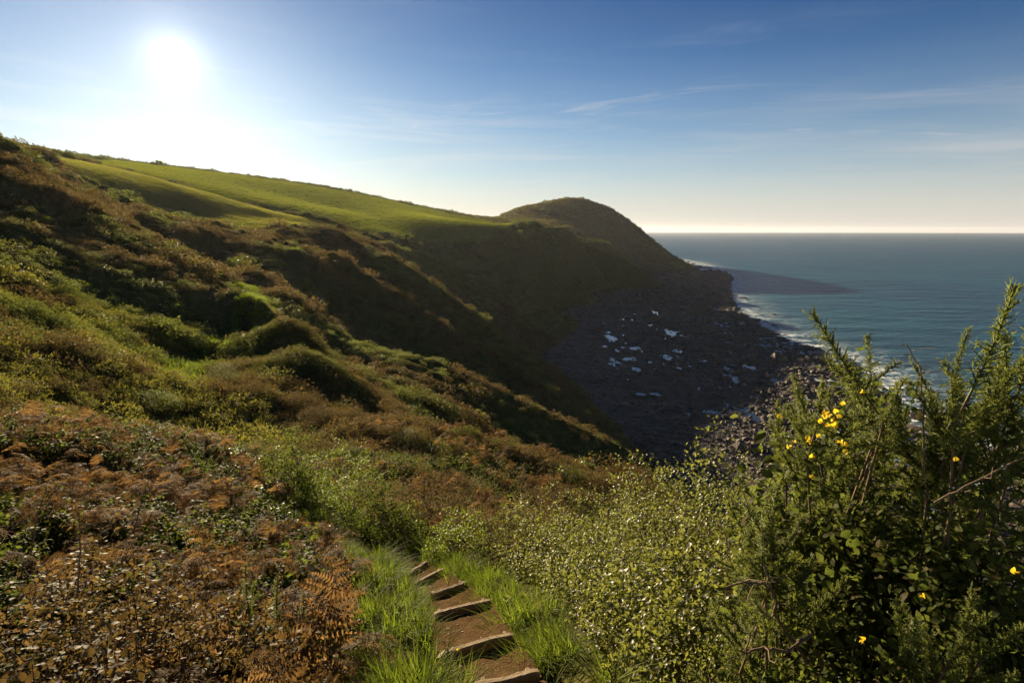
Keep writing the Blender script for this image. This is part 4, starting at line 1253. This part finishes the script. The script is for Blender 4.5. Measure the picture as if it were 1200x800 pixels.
# bramble leaves and bare branches threaded through the gorse
for i, (u, v, Y, wd, lab) in enumerate(((1060, 512, 3.4, 1.5, 'bramble bush with large leaves tangled behind the gorse'), (1165, 475, 3.0, 1.4, 'broad leaved bramble bush below the tall gorse'),
                                        (1000, 500, 3.45, 1.4, 'bramble bush filling the middle of the flowering gorse'), (1010, 610, 3.1, 1.2, 'bramble bush in deep shade under the flowering gorse'), (1110, 640, 2.7, 1.1, 'shaded bramble bush between the two gorse bushes'),
                                        (1010, 770, 2.3, 0.8, 'low bramble bush under the bare fallen branches'), (1215, 600, 2.5, 1.0, 'bramble bush beside the trunk of the tall gorse'))):
    bush('bramble_bush', lab, 'bush', u, v, Y, wd, 'bramble', None, None, i % 3)
def twig_thing(name, label, pts, r0, r1, side=3, cat='branch', leafn=0, leafm='bramble', L=0.04):
    P_ = np.array([site(*q) for q in pts])
    o0 = P_[0].copy()
    t = empty(name, tuple(o0)); tag(t, label, cat)
    # resample with wiggle
    s = np.linspace(0, 1, len(P_)); ss = np.linspace(0, 1, 4 * len(P_))
    Q = np.stack([np.interp(ss, s, P_[:, j]) for j in range(3)], 1) + rng.normal(0, r0 * 0.5, (len(ss), 3)) - o0
    b = Bag(); b.tube(Q, r0, r1, 6)
    obj('stem', b.mesh('stem', M['twig'], True), t)
    for j in range(side):
        i = int(rng.integers(3, len(Q) - 1)); d = unit(rng.normal(size=3) + np.array([0, 0, 0.3])) * rng.uniform(0.06, 0.16)
        bb = Bag(); bb.tube(np.stack([Q[i], Q[i] + d * 0.35 + rng.normal(0, 0.014, 3), Q[i] + d * 0.7 + rng.normal(0, 0.012, 3), Q[i] + d]), r1 * 0.9, r1 * 0.4, 4)
        obj('side_twig', bb.mesh('side_twig', M['twig'], True), t)
    if leafn:
        i = rng.integers(len(Q) // 3, len(Q), leafn)
        ax = unit(rand_dirs(leafn) * np.array([1, 1, 0.5])); LL = L * rng.uniform(0.7, 1.3, leafn)
        bb = Bag(); bb.put(*leaves(Q[i], ax, rand_dirs(leafn) * 0.5 + np.array([0, 0, 1.0]), LL, LL * 0.65))
        obj('foliage', bb.mesh('foliage', M[leafm]), t)
    return t
twig_thing('bare_branch', 'forked bare brown branch among the hedge leaves', [(948, 775, 2.6), (925, 748, 2.52), (908, 722, 2.46), (905, 695, 2.42), (895, 662, 2.45)], 0.010, 0.005, 4)
twig_thing('bare_branch', 'straight dead branch crossing level in front of the hedge', [(904, 692, 2.44), (893, 683, 2.42), (872, 682, 2.38), (851, 688, 2.36)], 0.007, 0.004, 3)
twig_thing('bare_branch', 'pale broken branch end low in the hedge', [(952, 742, 2.35), (922, 764, 2.25), (895, 758, 2.2), (869, 764, 2.15)], 0.008, 0.005, 3)
twig_thing('bare_branch', 'long thin bare branch slanting up through the gorse', [(1095, 590, 2.4), (1140, 565, 2.35), (1200, 535, 2.3), (1225, 520, 2.3)], 0.006, 0.003, 3)
twig_thing('bare_branch', 'dark bare twig standing against the sea between gorse bushes', [(1082, 560, 2.7), (1083, 480, 2.7), (1078, 430, 2.7), (1062, 404, 2.7)], 0.006, 0.002, 4, 'branch', 3)
for i, (pts, lab) in enumerate(([[(330, 600, 9.5), (322, 560, 9.4), (318, 525, 9.4)], 'dark bare stem standing where bracken meets the grassy path'],
                                [[(155, 625, 6.0), (168, 580, 6.0), (180, 545, 6.0)], 'leaning bramble stem with leaves in the open bracken'],
                                [[(36, 650, 5.2), (45, 600, 5.2), (58, 560, 5.2)], 'dark bramble stem at the outer edge of the bracken'],
                                [[(90, 700, 4.4), (95, 640, 4.4), (92, 600, 4.4)], 'upright woody bramble stem in the dark lower bracken'],
                                [[(205, 610, 6.2), (185, 590, 6.1), (168, 560, 6.0)], 'short woody stem crossing the leaning bramble stem'])):
    twig_thing('bramble', lab, pts, 0.008, 0.003, 3, 'bramble', 6)
# dead seed stalks against the cove
for i, (u0, v0, u1, v1, lab) in enumerate(((858, 540, 855, 478, 'tall dead seed stalk above the hedge'), (880, 535, 878, 492, 'shorter dead seed stalk above the hedge'), (842, 545, 838, 512, 'shortest dead seed stalk above the hedge'))):
    twig_thing('seed_stalk', lab, [(u0, v0 + 30, 5.2), (u0, v0, 5.2), (u1, v1, 5.2)], 0.004, 0.002, 7, 'dead stalk')

# ------------------------------------------------------------------ fallen blossom, hedges on the skyline
b2 = steps[1]
q = b2[0] * 0.78 + b2[1] * 0.22
o = obj('fallen_blossom', flowers_m[0], None, (q[0], q[1] - 0.05, q[2] + 0.004)); o.scale = (1.6, 1.6, 1.6); o.rotation_euler = (0.2, -0.5, 1)
tag(o, 'single yellow gorse blossom fallen beside the second step board', 'flower')

hedge_src = [make_dome(700, 1.0, 1.0, 1.0, 0.26, s * 7.1, True, 0.5, 0.6, 10).mesh('foliage', M['scrub_dark']) for s in range(2)]
def hedge(label, pts, h, wd, step, group=None):
    P_ = np.array([site(*q)[:2] for q in pts])
    L = np.cumsum(np.r_[0, np.hypot(*np.diff(P_, axis=0).T)])
    n = max(1, int(L[-1] / step))
    p0 = P_[0]
    t = empty('hedge', (p0[0], p0[1], gz(*p0))); tag(t, label, 'hedge', group)
    b = Bag()
    for i in range(n + 1):
        s = L[-1] * i / max(1, n)
        x = np.interp(s, L, P_[:, 0]) + rng.normal(0, 0.4); y = np.interp(s, L, P_[:, 1]) + rng.normal(0, 0.4)
        hh = h * rng.uniform(0.55, 1.3); ww = wd * rng.uniform(0.8, 1.3)
        p, d = dome_points(70, ww, ww, hh, i * 1.3 + pts[0][0], 0.5, 0.5)
        nn = unit(d + rand_dirs(70)); ax = np.cross(nn, rand_dirs(70)); LL = 0.7 * rng.uniform(0.5, 1.3, 70)
        b.put(*cards(p + np.array([x, y, gz(x, y) - 0.2]) - np.array(t.location), ax, nn, LL, LL * 0.7))
    obj('foliage', b.mesh('foliage', M['scrub_dark']), t)
    tb = Bag()
    for i in range(0, n + 1, 3):
        s = L[-1] * i / max(1, n); x = np.interp(s, L, P_[:, 0]); y = np.interp(s, L, P_[:, 1]); z = gz(x, y)
        tb.tube(np.array([(x, y, z - 0.3), (x + 0.1, y, z + h * 0.5)]) - np.array(t.location), 0.10, 0.05, 4)
    obj('trunk', tb.mesh('trunk', M['twig']), t)
hedge('dark hedge along the skyline above the far pasture', [(235, 199, 512), (300, 208, 540), (400, 223, 590)], 1.8, 2.2, 3.0)
hedge('long low hedge dropping along the ridge to the headland', [(402, 223, 592), (500, 244, 652), (572, 257, 682)], 2.6, 2.6, 3.0)
hedge('thick hedge bank where the skyline meets the near pasture', [(60, 178, 462), (110, 185, 470), (150, 190, 482), (232, 199, 512)], 2.6, 2.6, 3.0)
hedge('short clump of taller bushes breaking the skyline hedge', [(130, 187.5, 478), (146, 189.5, 482)], 4.5, 3.5, 3.5)
hedge('small knot of bushes standing on the skyline ridge', [(180, 194, 492), (194, 195.5, 496)], 3.8, 3.0, 3.5)
hedge('lone knot of bushes on the ridge over the bright pasture', [(268, 204, 526), (280, 205.5, 530)], 4.0, 3.0, 3.5)
hedge('hedge bank along the lip between the two pastures', [(56, 182, 226), (150, 201.5, 247), (250, 228.5, 257), (330, 250.5, 254), (395, 265.5, 247)], 0.7, 1.0, 2.0)

# ------------------------------------------------------------------ boulders
rocks = [rock_mesh(s, 2) for s in range(6)]
BL = [((861, 346), 5.5), ((871, 349), 6.5), ((856, 350), 3.0), ((906, 368), 4.0), ((897, 377), 3.2), ((908, 381), 3.5), ((890, 376), 2.4), ((956, 408), 5.5), ((947, 405), 4.0), ((963, 411), 3.2),
      ((806, 307), 9.0), ((812, 309), 7.0), ((799, 306), 8.0), ((820, 312), 6.0), ((920, 392), 3.0), ((925, 398), 2.6), ((935, 401), 3.4), ((845, 358), 3.0), ((862, 372), 2.6), ((878, 384), 2.6), ((851, 334), 4.0), ((846, 326), 4.0)]
for i, ((u, v), s) in enumerate(BL):
    x, y, z = on_level(u, v, 0.2)
    o = obj('boulder', rocks[i % 6], None, (x, y, max(-0.3, min(gz(x, y), 0.8))))
    o.scale = (s * rng.uniform(0.8, 1.2) * 0.6, s * 0.6 * rng.uniform(0.7, 1.3), s * rng.uniform(0.28, 0.42)); o.rotation_euler = (0, 0, rng.uniform(0, 6))
    tag(o, 'dark boulder breaking the water at the edge of the foreshore', 'rock', 'boulders along the waterline')
n_ = 70000
x1, y1 = wedge(n_, 2, 46, 105, 900, 0.30)
sdv = shore_dist(x1, y1)
zz, rg_ = ground(x1, y1, True)
dens = 0.5 + 0.5 * sstep(160, 10, sdv)
k1 = (rg_ == 3) & (sdv > -7) & (rng.random(n_) < dens) & (zz > -0.9)
# keep the pools open
for p in pools:
    k1 &= ~((((x1 - p[0]) / p[2]) ** 2 + ((y1 - p[1]) / p[3]) ** 2) < rng.uniform(0.15, 0.8, n_))
x1, y1, zz, sdv = x1[k1], y1[k1], zz[k1], sdv[k1]; m_ = len(x1)
s = (0.30 + 0.0013 * np.hypot(x1, y1)) * np.exp(rng.normal(0, 0.45, m_)) * (0.8 + 0.8 * sstep(110, 0, sdv))
scatter('shore_rocks', 'countless dark cobbles and rocks strewn over the foreshore', 'rocks', np.stack([x1, y1, zz - 0.05 * s], 1), tilt(m_, 0.25),
        np.stack([s * rng.uniform(0.8, 1.5, m_), s, s * rng.uniform(0.6, 1.1, m_)], 1), [proto('rock', rock_mesh(60 + i, 1)) for i in range(5)], rng.integers(0, 5, m_))

# loose gravel on the treads
gx, gy, gz_ = [], [], []
for (a, b), (a2, b2) in zip(ends[:-1], ends[1:]):
    for _ in range(110):
        t_, s_ = rng.random(), rng.uniform(-0.02, 1.02)
        q = (a * (1 - s_) + b * s_) * (1 - t_) + (a2 * (1 - s_) + b2 * s_) * t_
        z0 = a[2] - 0.15; z1 = a2[2] - 0.13 if a2[2] > 1 else E - 1.7 - PATH_SLOPE * 14.2
        gx.append(q[0]); gy.append(q[1]); gz_.append(z0 * (1 - t_) + z1 * t_ + 0.006)
m_ = len(gx)
pm = bpy.data.materials['path_stone']
pebs = []
for i in range(3):
    me = rock_mesh(140 + i, 1); me.materials[0] = pm; pebs.append(proto('pebble', me))
scatter('path_gravel', 'loose small stones and clods on the earth treads', 'gravel', np.stack([gx, gy, gz_], 1), tilt(m_, 0.4), 0.009 * np.exp(rng.normal(0, 0.5, m_)), pebs, rng.integers(0, 3, m_))

# ------------------------------------------------------------------ sea air
m, k = new_mat('sea_haze')
pv = k.n('ShaderNodeVolumePrincipled', ins={'Color': (0.90, 0.93, 1.0, 1), 'Density': 0.000028, 'Anisotropy': 0.4})
k.t.links.new(pv.outputs[0], k.out.inputs['Volume'])
b_ = 18300.0
HAZE_TOP = float(max(EYE + 8, TZ.max() + 9))
hv = [(x, y, z) for z in (-12.0, HAZE_TOP) for x, y in ((-b_, -3000.0), (b_, -3000.0), (b_, b_), (-b_, b_))]
hz_o = obj('haze', mesh_from('haze', hv, [(0, 3, 2, 1), (4, 5, 6, 7), (0, 1, 5, 4), (1, 2, 6, 5), (2, 3, 7, 6), (3, 0, 4, 7)], m))
tag(hz_o, 'thin bright sea haze over the cove and headland', 'haze', kind='stuff')
